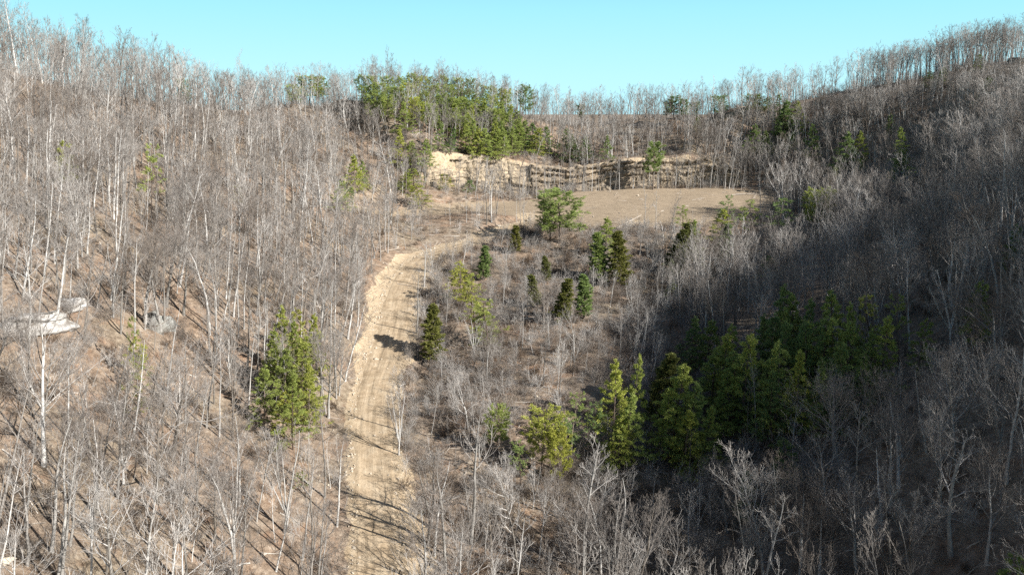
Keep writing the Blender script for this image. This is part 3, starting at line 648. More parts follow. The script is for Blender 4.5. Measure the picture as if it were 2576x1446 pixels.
occupied = []
ORD = ['zeroth','first','second','third','fourth','fifth','sixth','seventh','eighth','ninth','tenth','eleventh','twelfth','thirteenth','fourteenth','fifteenth','sixteenth','seventeenth','eighteenth','nineteenth','twentieth']
def ordinal(n_):
    if n_ <= 20: return ORD[n_]
    t, u = divmod(n_, 10); T_ = {2: 'twenty', 3: 'thirty', 4: 'forty', 5: 'fifty', 6: 'sixty'}[t]
    return (T_[:-1] + 'ieth') if u == 0 else T_ + '-' + ORD[u]
from collections import defaultdict
groups = defaultdict(list)
ever_objs = []
for k, (px, py, hm, wpx, style, colr, words) in enumerate(EV):
    if style == 'cedar': hm *= 1.25; wpx *= 1.5
    if words.startswith('lone green pine'): x, y = hit(px, 478)
    else: x, y = hit(px, py, hm)
    z = float(H(x, y)); lst = ever[(style, colr)]; nh, nw, tm, cm = lst[k % len(lst)]
    dist = proj((x, y, z))[2]; sz = hm / nh; sxy = (1.12 if wpx < 60 else 1.06) * (wpx * dist / FPX) / nw if wpx else sz
    sxy = min(max(sxy, .45 * sz), 2.2 * sz)
    base = 'cedar_tree' if style == 'cedar' else 'pine_tree'
    e = link(base, None, loc=(x, y, z)); ro = random.uniform(0, 6.28); rx, ry = lean_to(x, y, ro, 0.0 if words.startswith('lone') else .12); e.rotation_euler = (float(rx), float(ry), ro); e.scale = (sxy, sxy, sz)
    link('trunk', tm, e); link('crown', cm, e)
    occupied.append((x, y, sxy * nw * .28)); groups[words].append((px, py, e))
    e['category'] = 'cedar' if style == 'cedar' else 'pine'
    ever_objs.append(e)
ZE = [(lambda x, y: x < 560, 'on the left slope'), (lambda x, y: x < 860 and y > 700, 'in the pine clump left of the road'), (lambda x, y: y < 300 and x < 860, 'on the left skyline'),
      (lambda x, y: y < 232 and x < 1300, 'along the hilltop skyline'), (lambda x, y: y < 290 and x < 1330, 'on the hill just below its skyline pines'),
      (lambda x, y: y < 345 and x < 1560, 'just above the cliff top'), (lambda x, y: y < 270, 'on the right skyline'), (lambda x, y: y < 480 and x < 1250, 'left of the cliff'),
      (lambda x, y: y < 480, 'on the right slope above the clearing'), (lambda x, y: x < 1260 and y < 900, 'just right of the road'), (lambda x, y: y < 580, 'along the near edge of the clearing'),
      (lambda x, y: y < 720, 'in the brush below the clearing'), (lambda x, y: x < 1520, 'in the lower middle'), (lambda x, y: x < 1840 and y > 870, 'in the sunlit lower pine stand'),
      (lambda x, y: y < 780, 'in the shaded stand, back row'), (lambda x, y: y < 840, 'in the shaded stand, middle row'), (lambda x, y: True, 'in the shaded stand, front row')]
for words, L_ in groups.items():
    if len(L_) == 1: L_[0][2]['label'] = words; continue
    byz = defaultdict(list)
    for px, py, e in L_: byz[next(z for f, z in ZE if f(px, py))].append((px, py, e))
    for zn, q in byz.items():
        q.sort(key=lambda t: t[0])
        for i, (px, py, e) in enumerate(q):
            e['label'] = f'{words} {zn}' if len(q) == 1 else f'{words} {zn}, {ordinal(i + 1)} from the left'
            e['group'] = 'evergreens ' + zn

# ------------------------------------------------------------ bare trees standing where the photograph shows marked ones
placed = []        # (x, y, z, height, proto index, rotation, xy stretch, tilt, special label)
def pidx(kind, k): c = [i for i, p in enumerate(protos) if p[0] == kind]; return c[k % len(c)]
def feat(px, ptop, pbase, kind, k=0, w=1.0, label=None, tilt=0.0):
    x, y = hit(px, pbase) if pbase < 1446 else p2w(px, pbase, 0.0001)[:2]
    if pbase >= 1446:
        d = ray(px, pbase); Y = np.arange(30, 200, .25); p = d[None, :] * (Y / d[1])[:, None]; g = np.where(p[:, 2] - H(p[:, 0], p[:, 1]) <= 0)[0]; x, y = p[g[0], 0], p[g[0], 1]
    z = float(H(x, y)); lo, hi = 3.0, 40.0
    for _ in range(30):
        m = (lo + hi) / 2
        if proj((x, y, z + m))[1] > ptop: lo = m
        else: hi = m
    placed.append((x, y, z, min(max(lo, 5), 30), pidx(kind, k), random.uniform(0, 6.28), w, tilt, label))
for a in [(110,650,1172,'broad',0,.75,'big pale barked bare tree with spreading limbs before the white ledge'),
          (149,1120,1462,'snag',0,1.1,'crooked many-limbed bare tree in the bottom left corner'),
          (436,1140,1450,'broad',1,.8,'bushy crowned bare tree with dark forked trunk at the bottom left'),
          (257,850,1194,'forest',0,.8,'straight stout bare trunk between the crooked tree and the pine clump'),
          (590,1070,1340,'pole',0,1.2,'tall slim bare tree with two long side limbs below the pine clump'),
          (781,1080,1452,'pole',1,.8,'very thin straight bare tree close to the road at the bottom'),
          (817,970,1251,'pole',2,.9,'thin pale pole tree beside the left edge of the dirt road'),
          (1067,600,722,'pole',0,1.5,'bare tree with raised arms beside the road bend'),
          (985,440,580,'vase',0,.8,'white V-shaped bare tree left of the road bend'),
          (920,560,660,'pole',1,1.6,'pale tree with forked raised limbs left of the road top'),
          (1925,598,768,'vase',1,1.15,'large fan-shaped pale tree in front of the right slope'),
          (1543,1185,1475,'vase',0,1.35,'broad brush-shaped pale bare tree at the bottom, right of centre'),
          (1226,785,975,'forest',1,.9,'pale bare tree standing alone right of the road in the brown brush'),
          (1408,830,985,'forest',2,1.0,'rounded twiggy bare tree above the yellow green pines'),
          (1183,975,1365,'pole',2,1.3,'tall thin double-trunked bare tree right of the lower road'),
          (1468,1100,1460,'pole',1,1.2,'very tall narrow bare trunk left of the brush-shaped tree'),
          (1573,336,474,'pole',0,1.0,'tall white trunk crossing the middle of the cliff'),
          (1786,345,474,'pole',1,1.0,'tall pale trunk at the shaded end of the cliff'),
          (1955,330,471,'forest',0,.7,'bright tall bare tree at the back right of the clearing'),
          (1224,445,566,'snag',0,1.0,'grey bare tree with one long side limb above the road bend'),
          (1830,1100,1340,'broad',2,1.0,'flat-topped bare tree catching sun below the big pines'),
          (1938,1160,1400,'forest',3,.6,'slim symmetrical bare tree in the dark lower right'),
          (2110,905,1180,'broad',0,.85,'pale crowned bare tree below the shaded pine stand'),
          (2240,1180,1480,'vase',1,1.0,'fan-shaped grey bare tree at the bottom right'),
          (2390,1040,1400,'snag',0,1.2,'gnarled bare tree with long crooked arms in the right shade'),
          (2060,1215,1480,'broad',1,.9,'wide bare tree at the bottom in the right shade'),
          (2480,1090,1420,'broad',2,.8,'tall spreading bare tree near the lower right edge'),
          (975,112,245,'vase',0,.5,'tall twin-stemmed bare tree rising above the hilltop pines'),
          (88,60,215,'snag',0,.9,'large forked bare tree at the top left skyline'),
          (432,122,262,'vase',1,.5,'twin-topped bare tree on the left skyline'),
          (612,120,262,'forest',2,.6,'tallest bare tree right of the twin-topped one on the left skyline'),
          (1904,172,262,'forest',1,.9,'round crowned bare tree above the tan ridge outcrop'),
          (1970,160,255,'vase',0,.7,'wide forked bare tree just right of the one above the outcrop'),
          (2263,134,216,'forest',0,.8,'dark upright tree on the right crest'),
          (2234,146,222,'vase',1,.6,'forked dark tree midway along the right crest'),
          (2361,90,192,'broad',1,.75,'large isolated dark-trunked tree on the right crest'),
          (2437,66,170,'forest',2,.9,'dense tall tree on the right crest'),
          (2496,46,156,'forest',3,.8,'tall dark tree second from the right end of the crest'),
          (2530,32,150,'broad',0,.75,'highest tree on the skyline, near the right edge'),
          (1048,648,838,'pole',2,1.1,'thin dark pole tree beside the cedar at the right road edge'),
          (1092,1105,1400,'snag',0,.9,None),(1120,1140,1440,'pole',0,1.5,None),(1078,1130,1372,'pole',1,1.6,None),(1012,905,1085,'forest',2,1.0,None),(1003,965,1145,'vase',0,.9,None),(1085,1090,1330,'forest',3,.9,None),
          (1604,360,470,'pole',2,.9,None),(1517,380,474,'pole',0,.9,None),(1541,375,474,'pole',1,.9,None),(1487,370,476,'pole',2,.9,None),(1613,370,468,'pole',1,.9,None),
          (1709,360,466,'pole',0,.9,None),(1728,345,468,'pole',2,.9,None),(1745,375,474,'pole',1,.9,None),(1350,390,500,'pole',1,.9,None),(1300,480,560,'pole',2,1.,None),(1310,470,565,'pole',0,1.,None)]:
    px, pt, pb, kd, k, w, lb = a; feat(px, pt, pb, kd, k, w, lb)
feat(175, 560, 768, 'forest', 3, .7, 'leaning bare trunk on top of the white ledge', .14)

# ------------------------------------------------------------ the wood that fills the slopes
c = 3.3
gx, gy = np.meshgrid(np.arange(-190, 235, c), np.arange(38, 372, c)); gx = gx.ravel() + rng.uniform(-.5, .5, gx.size) * c; gy = gy.ravel() + rng.uniform(-.5, .5, gy.size) * c
ex_ = rng.uniform(70, 205, 1500); ey_ = rng.uniform(225, 325, 1500); gx = np.r_[gx, ex_]; gy = np.r_[gy, ey_]      # the upper right slope is thick with young trees
gz = H(gx, gy)
ppx, ppy, pf = proj(np.c_[gx, gy, gz])
near = (pf > 20)
inside = near & (ppx > -170 - 9000 / pf) & (ppx < 2576 + 170 + 22000 / pf) & (ppy > 90) & (ppy < 2150)
inside |= (gx > 70) & (gx < 225) & (gy < 240) & (rng.uniform(0, 1, gx.shape) < .4)     # same wood, unseen to the right, added to break up the hill's shadow edge
dr, prr, _ = poly_dist(RC, gx, gy); dfl = dist_poly(gx, gy, FIELD); dfl2 = dist_poly(gx, gy, FIELD_L); dc, pc, _ = poly_dist(CL, gx, gy)
bw = np.interp(prr, [0, 35, 60, 90, 110, 140, 160, 175, 190, 215], [.4, .5, .6, 1.0, 2.2, 3.4, 3.6, 2.6, 1.5, .6])
keep = inside & ~((dr > -5.5) & (dr < 4.8 + bw)) & (dfl < .8) & (dfl2 < -1) & ~((np.abs(dc - 1.5) < 3.5) & (pc > 2) & (pc < LC - 20))
# density: thin over the brushy middle, full on the slopes
dens = np.full(gx.shape, .80)
mid = (dr < 0) & (gx < 45) & (gy < 235) & (gy > 88); dens[mid] = .38
edge_ = (dr < 0) & (gx < 34) & (gy <= 104); dens[edge_] = .75
dens[(gx < -20) & (gy < 120)] = .62
cliff_front = (dc < 0) & (dc > -14) & (pc > 10); dens[cliff_front] = .6
dens[(gy > 60) & (gx > 36)] = .85; dens[(gy > 60) & (gx > 36) & (gy < 175)] = .48
crest = gy > 325
dens[(gy > 235) & (gx > 20)] = .97
dens = np.where(crest, .55, dens)
keep &= rng.uniform(0, 1, gx.shape) < dens
for x, y, r_ in occupied: keep &= (gx - x) ** 2 + (gy - y) ** 2 > max(r_, 1.2) ** 2
for t in placed: keep &= (gx - t[0]) ** 2 + (gy - t[1]) ** 2 > 2.2 ** 2
for rp in ((110, 830, 2.5), (190, 800, 2), (410, 800, 3)): x, y = hit(rp[0], rp[1]); keep &= (gx - x) ** 2 + (gy - y) ** 2 > rp[2] ** 2
# keep the lines of sight to the rock ledges, lone pines and the road fairly open
SIGHT = [(1860, 235, 2070, 360, .85), (2090, 325, 2330, 425, .9), (1690, 240, 1850, 290, .7), (840, 385, 1160, 505, .8), (1780, 476, 2045, 545, 1.8), (20, 765, 255, 865, .93), (360, 735, 470, 840, .7), (1340, 470, 1465, 600, .95), (1600, 350, 1680, 478, .9), (330, 350, 380, 470, .8), (630, 765, 820, 1090, .95), (1490, 880, 1830, 1130, .9),
         (1780, 830, 2060, 1010, .85), (1215, 1015, 1440, 1140, .8), (1690, 700, 2340, 910, .95), (1485, 545, 1590, 690, .8), (860, 560, 1080, 1446, .93), (1040, 575, 1300, 690, .85), (1300, 470, 2040, 560, .93), (1080, 385, 1360, 468, .4), (1360, 385, 1860, 468, .15), (1130, 655, 1270, 830, .8), (1055,770,1110,880,.9), (860, 180, 1400, 390, .93), (1000,420,1180,510,.7)]
idx = np.where(keep)[0]; hh = np.empty(len(gx)); kinds = np.empty(len(gx), int)
base_kinds = ['forest', 'pole', 'broad', 'vase', 'sapling', 'snag']
for i in idx:
    x, y = gx[i], gy[i]
    if y > 225 or x < -60: pk = [.36, .34, .08, .10, .10, .02]
    elif x > 36: pk = [.26, .10, .34, .24, .02, .04]
    elif dr[i] > 0: pk = [.26, .40, .08, .08, .15, .03]
    elif y < 104: pk = [.30, .22, .14, .18, .14, .02]
    else: pk = [.12, .16, .04, .18, .50, .0]
    kd = rng.choice(6, p=pk); kinds[i] = kd
    hh[i] = {0: 19, 1: 17.5, 2: 18, 3: 15, 4: 8.5, 5: 14}[kd] * rng.uniform(.72, 1.12)
    if y > 250: hh[i] *= .9
    if y > 305 or (x > 130 and y > 285): hh[i] = rng.uniform(13, 20); kinds[i] = rng.choice([0, 1, 3, 2], p=[.35, .45, .1, .1])
    if x < -85 and y > 195: hh[i] *= 1.1
    if x > 30 and y < 170: hh[i] *= 1.06
    if 96 < x < 160 and 238 < y < 282: hh[i] *= .5
    if mid[i] and not x > 42: hh[i] *= .62
    if cliff_front[i]: hh[i] = rng.uniform(9, 15); kinds[i] = 1
tx_, ty_, tf = proj(np.c_[gx, gy, gz + np.where(keep, hh, 0)])
for i in idx:
    for (x0, y0, x1, y1, pr) in SIGHT:
        cxm = (ppx[i] + tx_[i]) / 2; wpx = 2.2 * FPX / pf[i]
        if cxm + wpx > x0 and cxm - wpx < x1 and ty_[i] < y1 and ppy[i] > y1 + 6 and gy[i] < 330:
            top_in = (y1 - max(ty_[i], y0)) / (y1 - y0 + 1e-6)
            if rng.uniform() < pr * min(1, top_in * 2.2 + .15):
                # a shorter tree that stays under the view, or none
                if rng.uniform() < .5: keep[i] = False
                else:
                    hh[i] *= max(.3, (ppy[i] - y1) / max(ppy[i] - ty_[i], 1)); kinds[i] = 4
                    if hh[i] < 3.2: keep[i] = False
                break
# crest of the ground in every column: trees just before it stay low, so the skyline row stands clear against the sky
colx = np.arange(-200, 2800, 8.0); Yc = np.arange(150, 395, 1.0); crow = np.empty(len(colx)); cY = np.empty(len(colx))
for k, cxp in enumerate(colx):
    best = 1e9; d0 = ray(cxp, 230); Xc = d0[0] / d0[1] * Yc; r_ = proj(np.c_[Xc, Yc, H(Xc, Yc)])[1]; m_ = int(np.argmin(r_)); crow[k] = r_[m_]; cY[k] = Yc[m_]
for i in idx:
    if not keep[i] or gy[i] < 185: continue
    cr = np.interp(ppx[i], colx, crow); yc = np.interp(ppx[i], colx, cY); right = ppx[i] > 1320
    th = proj((gx[i], gy[i], gz[i] + hh[i]))[1]
    if gy[i] > yc + 7 and rng.uniform() < (.35 if ppx[i] < 2000 else .55): keep[i] = False
    elif gy[i] < yc - 4 and th < cr + 4:
        if rng.uniform() < (.8 if ppx[i] > 2000 else .45 if right else .25):
            f_ = (ppy[i] - cr - 6) / max(ppy[i] - th, 1)
            if f_ * hh[i] < 2.5 and rng.uniform() < .6: keep[i] = False
            else: hh[i] = max(hh[i] * f_, rng.uniform(3.5, 5.5)); kinds[i] = kinds[i] if hh[i] > 5 else rng.choice([0, 4])
    elif abs(gy[i] - yc) <= 7: hh[i] = min(hh[i], (17.5 if ppx[i] > 1950 else 15.5) * rng.uniform(.7, 1.05))
# thin trees at the foot and on the lip of the cliff
tcl = rng.uniform(.03, .98, 150); ocl = np.where(rng.uniform(0, 1, 150) < .62, rng.uniform(-8.5, -1.6, 150), rng.uniform(4.5, 9, 150))
ax_ = np.interp(tcl * seg[-1], seg, CL[:, 0]); ay_ = np.interp(tcl * seg[-1], seg, CL[:, 1]); tcx = np.interp(tcl * seg[-1] + 1, seg, CL[:, 0]) - ax_; tcy = np.interp(tcl * seg[-1] + 1, seg, CL[:, 1]) - ay_; ll = np.hypot(tcx, tcy) + 1e-6
ax_, ay_ = ax_ - tcy / ll * ocl, ay_ + tcx / ll * ocl
gx = np.r_[gx, ax_]; gy = np.r_[gy, ay_]; gz = H(gx, gy); keep = np.r_[keep, np.ones(150, bool)]; hh = np.r_[hh, np.where(ocl < 0, rng.uniform(6, 14, 150), rng.uniform(4, 9, 150))]; kinds = np.r_[kinds, rng.choice([1, 4, 0], 150, p=[.5, .35, .15])]
idx = np.where(keep)[0]
print('trees', len(idx))
# size in the picture decides which become individuals
ppx, ppy, pf = proj(np.c_[gx, gy, gz]); tx_, ty_, tf = proj(np.c_[gx, gy, gz + hh])
vis_h = np.clip(np.minimum(ppy, 1446) - np.maximum(ty_, 0), 0, None) * ((tx_ > 0) & (tx_ < 2576))
order = sorted(idx, key=lambda i: -vis_h[i])
N_IND = 300 - len(placed)
ind = set(order[:N_IND]); rest = [i for i in idx if i not in ind]
for i in order[:N_IND]:
    kd = base_kinds[kinds[i]]
    placed.append((gx[i], gy[i], gz[i], hh[i], pidx(kd, rng.integers(0, 24)), rng.uniform(0, 6.28), rng.uniform(.85, 1.15), abs(rng.normal(0, .03)), None))
auto = []
for (x, y, z, h, pi, rot, w, tilt, label) in placed:
    kd, top, tm, cm = protos[pi]; s = h / top
    e = link('bare_tree', None, loc=(x, y, z)); e.scale = (s * w, s * w, s); rx, ry = lean_to(x, y, rot); e.rotation_euler = (float(rx) + tilt * math.cos(rot * 3), float(ry) + tilt * math.sin(rot * 3), rot)
    link('trunk', tm, e); link('crown', cm, e)
    tag(e, label, 'tree', 'bare winter trees')
    if not label:
        a = proj((x, y, z)); b = proj((x, y, z + h)); cy = (min(a[1], 1446) + max(b[1], 0)) / 2; auto.append((float(b[0]), float(cy), float(a[1]), float(a[0]), kd, h, e, x, y))
KW = {'forest': 'bare tree', 'broad': 'wide-crowned bare tree', 'pole': 'slim bare tree', 'vase': 'many-stemmed bare tree', 'snag': 'crooked bare tree', 'sapling': 'small bare tree'}
def zone(t):
    bx, cy, by, ax, kd, h, e, x, y = t
    d_, _, _ = poly_dist(RC, np.array([x]), np.array([y])); left = d_[0] > 0
    if y > 240: return 'in front of the cliff' if cy > 330 else 'on the far ridge'
    side = 'left of the road' if left else ('in the right shade' if bx > 1750 else 'right of the road')
    row = 'along the bottom edge' if by > 1440 else 'just above the bottom row' if by > 1280 else 'lower half, third row up' if by > 1130 else 'at mid height' if by > 960 else 'level with the white ledge' if by > 800 else 'in the upper rows'
    return row + ' ' + side
zz = defaultdict(list)
for t in auto: zz[(KW[t[4]], zone(t))].append(t)
for (kw, zn), q in zz.items():
    q.sort(key=lambda t: t[0])
    for i, t in enumerate(q):
        t[6]['label'] = f'{kw} {zn}' + (f', {ordinal(i + 1)} from the left' if len(q) > 1 else '')
        t[6]['group'] = 'bare trees ' + zn

def scatter(name, pts, rots, scales, inds, collection, label, cat, mat=None):
    me = bpy.data.meshes.new(name); pts = np.asarray(pts, np.float32); me.vertices.add(len(pts)); me.vertices.foreach_set('co', pts.ravel())
    for nm, ty, arr in (('rot', 'FLOAT_VECTOR', rots), ('scl', 'FLOAT_VECTOR', scales)):
        a = me.attributes.new(nm, ty, 'POINT'); a.data.foreach_set('vector', np.asarray(arr, np.float32).ravel())
    a = me.attributes.new('pick', 'INT', 'POINT'); a.data.foreach_set('value', np.asarray(inds, np.int32))
    me.update(); o = link(name, me); tag(o, label, cat, kind='stuff')
    ng = bpy.data.node_groups.new(name + '_scatter', 'GeometryNodeTree')
    ng.interface.new_socket('Geometry', in_out='INPUT', socket_type='NodeSocketGeometry'); ng.interface.new_socket('Geometry', in_out='OUTPUT', socket_type='NodeSocketGeometry')
    gi = ng.nodes.new('NodeGroupInput'); go = ng.nodes.new('NodeGroupOutput'); ci = ng.nodes.new('GeometryNodeCollectionInfo')
    ci.inputs['Collection'].default_value = collection; ci.inputs['Separate Children'].default_value = True; ci.inputs['Reset Children'].default_value = True
    ip = ng.nodes.new('GeometryNodeInstanceOnPoints'); ip.inputs['Pick Instance'].default_value = True
    def na(nm, ty): n_ = ng.nodes.new('GeometryNodeInputNamedAttribute'); n_.data_type = ty; n_.inputs['Name'].default_value = nm; return n_.outputs['Attribute']
    ng.links.new(gi.outputs[0], ip.inputs['Points']); ng.links.new(ci.outputs[0], ip.inputs['Instance'])
    ng.links.new(na('pick', 'INT'), ip.inputs['Instance Index'])
    e2r = ng.nodes.new('FunctionNodeEulerToRotation'); ng.links.new(na('rot', 'FLOAT_VECTOR'), e2r.inputs[0]); ng.links.new(e2r.outputs[0], ip.inputs['Rotation'])
    ng.links.new(na('scl', 'FLOAT_VECTOR'), ip.inputs['Scale']); ng.links.new(ip.outputs[0], go.inputs[0])
    md = o.modifiers.new('scatter', 'NODES'); md.node_group = ng
    return o
fk = {'forest': [0, 1, 2, 3, 4], 'broad': [5, 6, 7], 'pole': [8, 9, 10, 11], 'vase': [12, 13], 'sapling': [14, 15], 'snag': [7]}
fk2 = {k: [v + 16 for v in q] for k, q in fk.items()}
P_, R_, S_, I_ = [], [], [], []
for i in rest:
    kd = base_kinds[kinds[i]]; q = (fk if pf[i] < 210 else fk2)[kd]; j = q[rng.integers(0, len(q))]; s = hh[i] / far_h[j]; w = s * rng.uniform(.75, 1.15)
    P_.append((gx[i], gy[i], gz[i])); ro = rng.uniform(0, 6.28); rx, ry = lean_to(gx[i], gy[i], ro); R_.append((rx + rng.normal(0, .05), ry + rng.normal(0, .05), ro)); S_.append((w, w, s)); I_.append(j)
scatter('bare_wood', P_, R_, S_, I_, farcol, 'mass of smaller and farther leafless grey trees covering both slopes and the ridges', 'woodland')

# ------------------------------------------------------------ undergrowth, rubble, logs
bcol = bpy.data.collections.new('bush_kinds')
for i in range(6):
    V_, F_ = bush(1200 + i, (2.4, 3.4, 1.7, 2.8, 1.2, 4.0)[i], (.35, .25, .5, .3, .6, .2)[i], (10, 8, 12, 9, 12, 7)[i])
    bcol.objects.link(bpy.data.objects.new('bush%02d' % i, make_mesh('bush', V_, F_, M_brush if i % 2 == 0 else M_twig)))
cb = 2.3
bx, by = np.meshgrid(np.arange(-175, 190, cb), np.arange(45, 360, cb)); bx = bx.ravel() + rng.uniform(-.5, .5, bx.size) * cb; by = by.ravel() + rng.uniform(-.5, .5, by.size) * cb
bz = H(bx, by); qx, qy, qf = proj(np.c_[bx, by, bz]); dr, prr, _ = poly_dist(RC, bx, by); dfl = dist_poly(bx, by, FIELD); dfl2 = dist_poly(bx, by, FIELD_L); dc, pc, _ = poly_dist(CL, bx, by)
bw = np.interp(prr, [0, 35, 60, 90, 110, 140, 160, 175, 190, 215], [.4, .5, .6, 1.0, 2.2, 3.4, 3.6, 2.6, 1.5, .6])
kb = (qf > 20) & (qx > -120) & (qx < 2700) & (qy > 100) & (qy < 1700) & ~((dr > -4.6) & (dr < 4 + bw)) & (dfl < 1.5 + 5 * vnoise(bx, by, 7, 77)) & (dfl2 < 0) & ~((dc < 6) & (dc > -1.2) & (pc > 2) & (pc < LC - 20))
db = np.full(bx.shape, .35); db[(dr < 0) & (bx < 50) & (by < 236)] = .72; db[(dr < 0) & (dr > -13)] = .95; db[by > 236] = .5
db[(dc > -12) & (dc <= -1) & (pc > 2)] = .8; db[(dc >= 6) & (dc < 14) & (pc > 2)] = .9
db *= (.55 + 1.2 * (vnoise(bx, by, 11, 31) + .5))
kb &= rng.uniform(0, 1, bx.shape) < db
j = np.where(kb)[0]
sb = rng.uniform(.55, 1.25, len(j)) * np.where((dr[j] < 0) & (bx[j] < 50), 1.1, .85)
scatter('undergrowth', np.c_[bx[j], by[j], bz[j]], np.c_[rng.normal(0, .12, (len(j), 2)), rng.uniform(0, 6.28, len(j))], np.c_[sb, sb, sb], rng.integers(0, 6, len(j)), bcol,
        'tangled brown leafless undergrowth between the trees', 'undergrowth')
nb_ = 2600; bx2 = rng.uniform(-150, 130, nb_); by2 = rng.uniform(55, 300, nb_); d2, p2_, _ = poly_dist(RC, bx2, by2); f2 = dist_poly(bx2, by2, FIELD)
m2 = (np.abs(d2) > 5) & ((f2 < -1) | (rng.uniform(0, 1, nb_) < .25)); bx2, by2 = bx2[m2], by2[m2]
kcol = bpy.data.collections.new('stick_kinds')
for i in range(5):
    r_ = np.random.default_rng(1500 + i); A_ = walk(np.array([[0, 0, .1]]), np.array([[1, 0, .02]]), np.array([(2.2, 3.5, 5, 7, 4)[i]]), 6, .07, 0, r_); Ar = (.035 + .02 * i) * (1 - .6 * np.linspace(0, 1, 6))[None]
    B, Br = children(A_, Ar, 4, .3, 1, 40, lambda t, p: p * .3, 3, .12, .04, r_, .5, .6); V_, F_ = merge([tubes(A_, Ar, 4), tubes(B, Br, 3)])
    kcol.objects.link(bpy.data.objects.new('stick%02d' % i, make_mesh('stick', V_, F_, M_log)))
rot_ = rng.uniform(0, 6.28, len(bx2)); gxs = (H(bx2 + 1.5, by2) - H(bx2 - 1.5, by2)) / 3; gys = (H(bx2, by2 + 1.5) - H(bx2, by2 - 1.5)) / 3
sl_ = gxs * np.cos(rot_) + gys * np.sin(rot_); sc_ = rng.uniform(.6, 1.2, len(bx2))
scatter('dead_branches', np.c_[bx2, by2, H(bx2, by2)], np.c_[rng.uniform(-.2, .2, len(bx2)), -np.arctan(sl_), rot_], np.c_[sc_, sc_, sc_], rng.integers(0, 5, len(bx2)), kcol, 'fallen sticks and thin dead branches lying in the leaf litter', 'dead branches')
scol = bpy.data.collections.new('stone_kinds')
for i, m_ in enumerate(stones): scol.objects.link(bpy.data.objects.new('stone%02d' % i, m_))
ns = 2600; t = rng.uniform(25, rs[-1] - 4, ns); hwt = np.interp(t, HW_S, HW_V); off = np.where(rng.uniform(0, 1, ns) < .55, hwt + .5 + rng.normal(0, .4, ns), np.where(rng.uniform(0, 1, ns) < .6, -hwt - .6 + rng.normal(0, .6, ns), rng.uniform(-5, 9, ns)))
sx = np.interp(t, rs, RC[:, 0]) + np.interp(t, rs, nor[:, 0]) * off; sy = np.interp(t, rs, RC[:, 1]) + np.interp(t, rs, nor[:, 1]) * off
ex = rng.uniform(-80, 60, 500); ey = rng.uniform(60, 240, 500); sx = np.r_[sx, ex]; sy = np.r_[sy, ey]
q = rng.uniform(0, 1, len(sx)) ** 5 * .28 + .035
scatter('rubble', np.c_[sx, sy, H(sx, sy) + q * .1], rng.uniform(0, 6.28, (len(sx), 3)), np.c_[q * 1.3, q, q], rng.integers(0, 5, len(sx)), scol, 'loose stones and clods strewn along the dirt road edges', 'rubble')

for k, (px, py, s, lb) in enumerate([(1326, 557, .9, 'white stone beside the track at the near left corner of the clearing'), (1253, 570, .8, 'pale block left of the white stone, under thin trunks'),
                                     (55, 1398, .9, 'flat tan boulder in the bottom left corner'), (20, 1418, .7, 'partly buried stone at the very bottom left'),
                                     (1010, 690, .6, 'stone on the road bank at the bend'), (1090, 745, .7, 'pale stone at the end of the fallen trunk right of the road'),
                                     (1115, 638, .5, 'stone in the middle of the bend'), (945, 905, .5, 'stone on the left road berm'), (1605, 493, .5, 'small pale stone in the clearing'), (1910, 525, .35, 'tiny white stone at the right of the clearing')]):
    x, y = hit(px, py); o = link('stone', stones[k % 5], loc=(x, y, float(H(x, y)) + s * .2)); o.scale = (s * 1.4, s, s); o.rotation_euler = (0, 0, k * 1.3); tag(o, lb, 'stone')

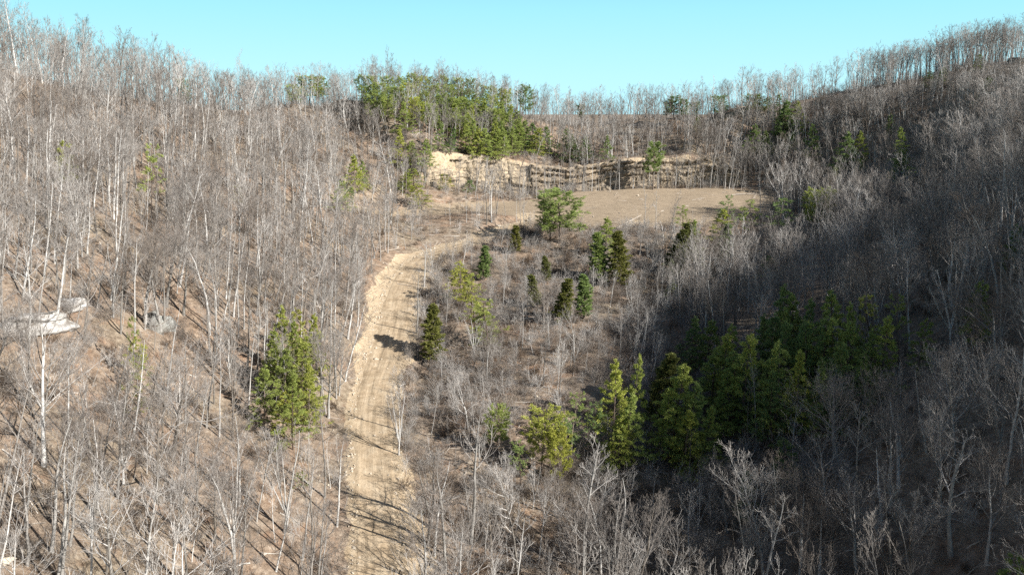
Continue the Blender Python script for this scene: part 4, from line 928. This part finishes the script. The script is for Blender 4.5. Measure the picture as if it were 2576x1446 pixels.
def log(a, b, r0, label, branches=3, lift=.15):
    xa, ya = hit(*a); xb, yb = hit(*b); t = np.linspace(0, 1, 7); X = xa + (xb - xa) * t; Y = ya + (yb - ya) * t
    Z = np.maximum(H(X, Y), np.interp(t, [0, 1], [H(xa, ya), H(xb, yb)])) + r0 + lift * t; c0 = np.array([X[0], Y[0], Z[0]]); pts = (np.c_[X, Y, Z] - c0)[None]
    rad = (r0 * (1 - .6 * t))[None]; r = np.random.default_rng(int(a[0] * 7 + a[1]))
    ps = [tubes(pts, rad, 7)]
    if branches: B, Br = children(pts, rad, branches, .35, .95, 50, lambda t_, p: p * .22, 4, .12, .03, r, .5, .7); ps.append(tubes(B, Br, 4)); C_, Cr = children(B, Br, 3, .3, .95, 40, lambda t_, p: p * .5, 3, .1, 0, r); ps.append(tubes(C_, Cr, 3))
    V_, F_ = merge(ps); o = link('fallen_log', make_mesh('fallen_log', V_, F_, M_log, smooth=True), loc=tuple(c0)); tag(o, label, 'log'); return o
log((1550, 578), (1613, 549), .28, 'long pale felled trunk sloping up at the near edge of the clearing', 2, .8)
log((1560, 582), (1600, 562), .18, 'shorter felled trunk below the long pale one', 2)
log((1625, 566), (1700, 562), .14, 'thin felled trunk in the brush pile below the clearing', 5)
log((1590, 570), (1660, 574), .12, 'grey branchy trunk crossing the brush pile', 6)
log((1455, 600), (1500, 597), .18, 'dark trunk lying left of the conical cedar', 1)
log((955, 636), (1013, 628), .24, 'white log with dark root end left of the road bend', 0)
log((1058, 742), (1100, 756), .22, 'fallen pale trunk at the right road edge by the cedar', 4)
log((1085, 770), (1092, 735), .14, 'short upright-leaning broken trunk at the right road edge', 2, .8)
log((1005, 975), (1025, 968), .18, 'dark log end on the right road verge', 0)
log((1000, 715), (1062, 728), .10, 'thin pole lying across the right side of the road bend', 4)
log((320, 985), (375, 1010), .26, 'bleached curved log on the left slope under the grey boulder', 0)
log((500, 905), (575, 985), .18, 'long dark log running downhill left of the pine clump', 3)
log((1115, 865), (1160, 880), .14, 'brown log behind the dark cedar right of the road', 4)
log((1740, 505), (1775, 500), .12, 'thin stick lying in the clearing', 2)
log((1840, 492), (1905, 489), .22, 'dark log of the debris heap at the right of the clearing', 6)
log((1850, 489), (1925, 492), .16, 'second, browner log of the debris heap', 6)
log((1895, 494), (1935, 486), .14, 'pale stick on the right end of the debris heap', 4)
log((1545, 497), (1562, 490), .10, 'small white stick at the back left of the clearing', 1)
print('objects', len(bpy.data.objects))
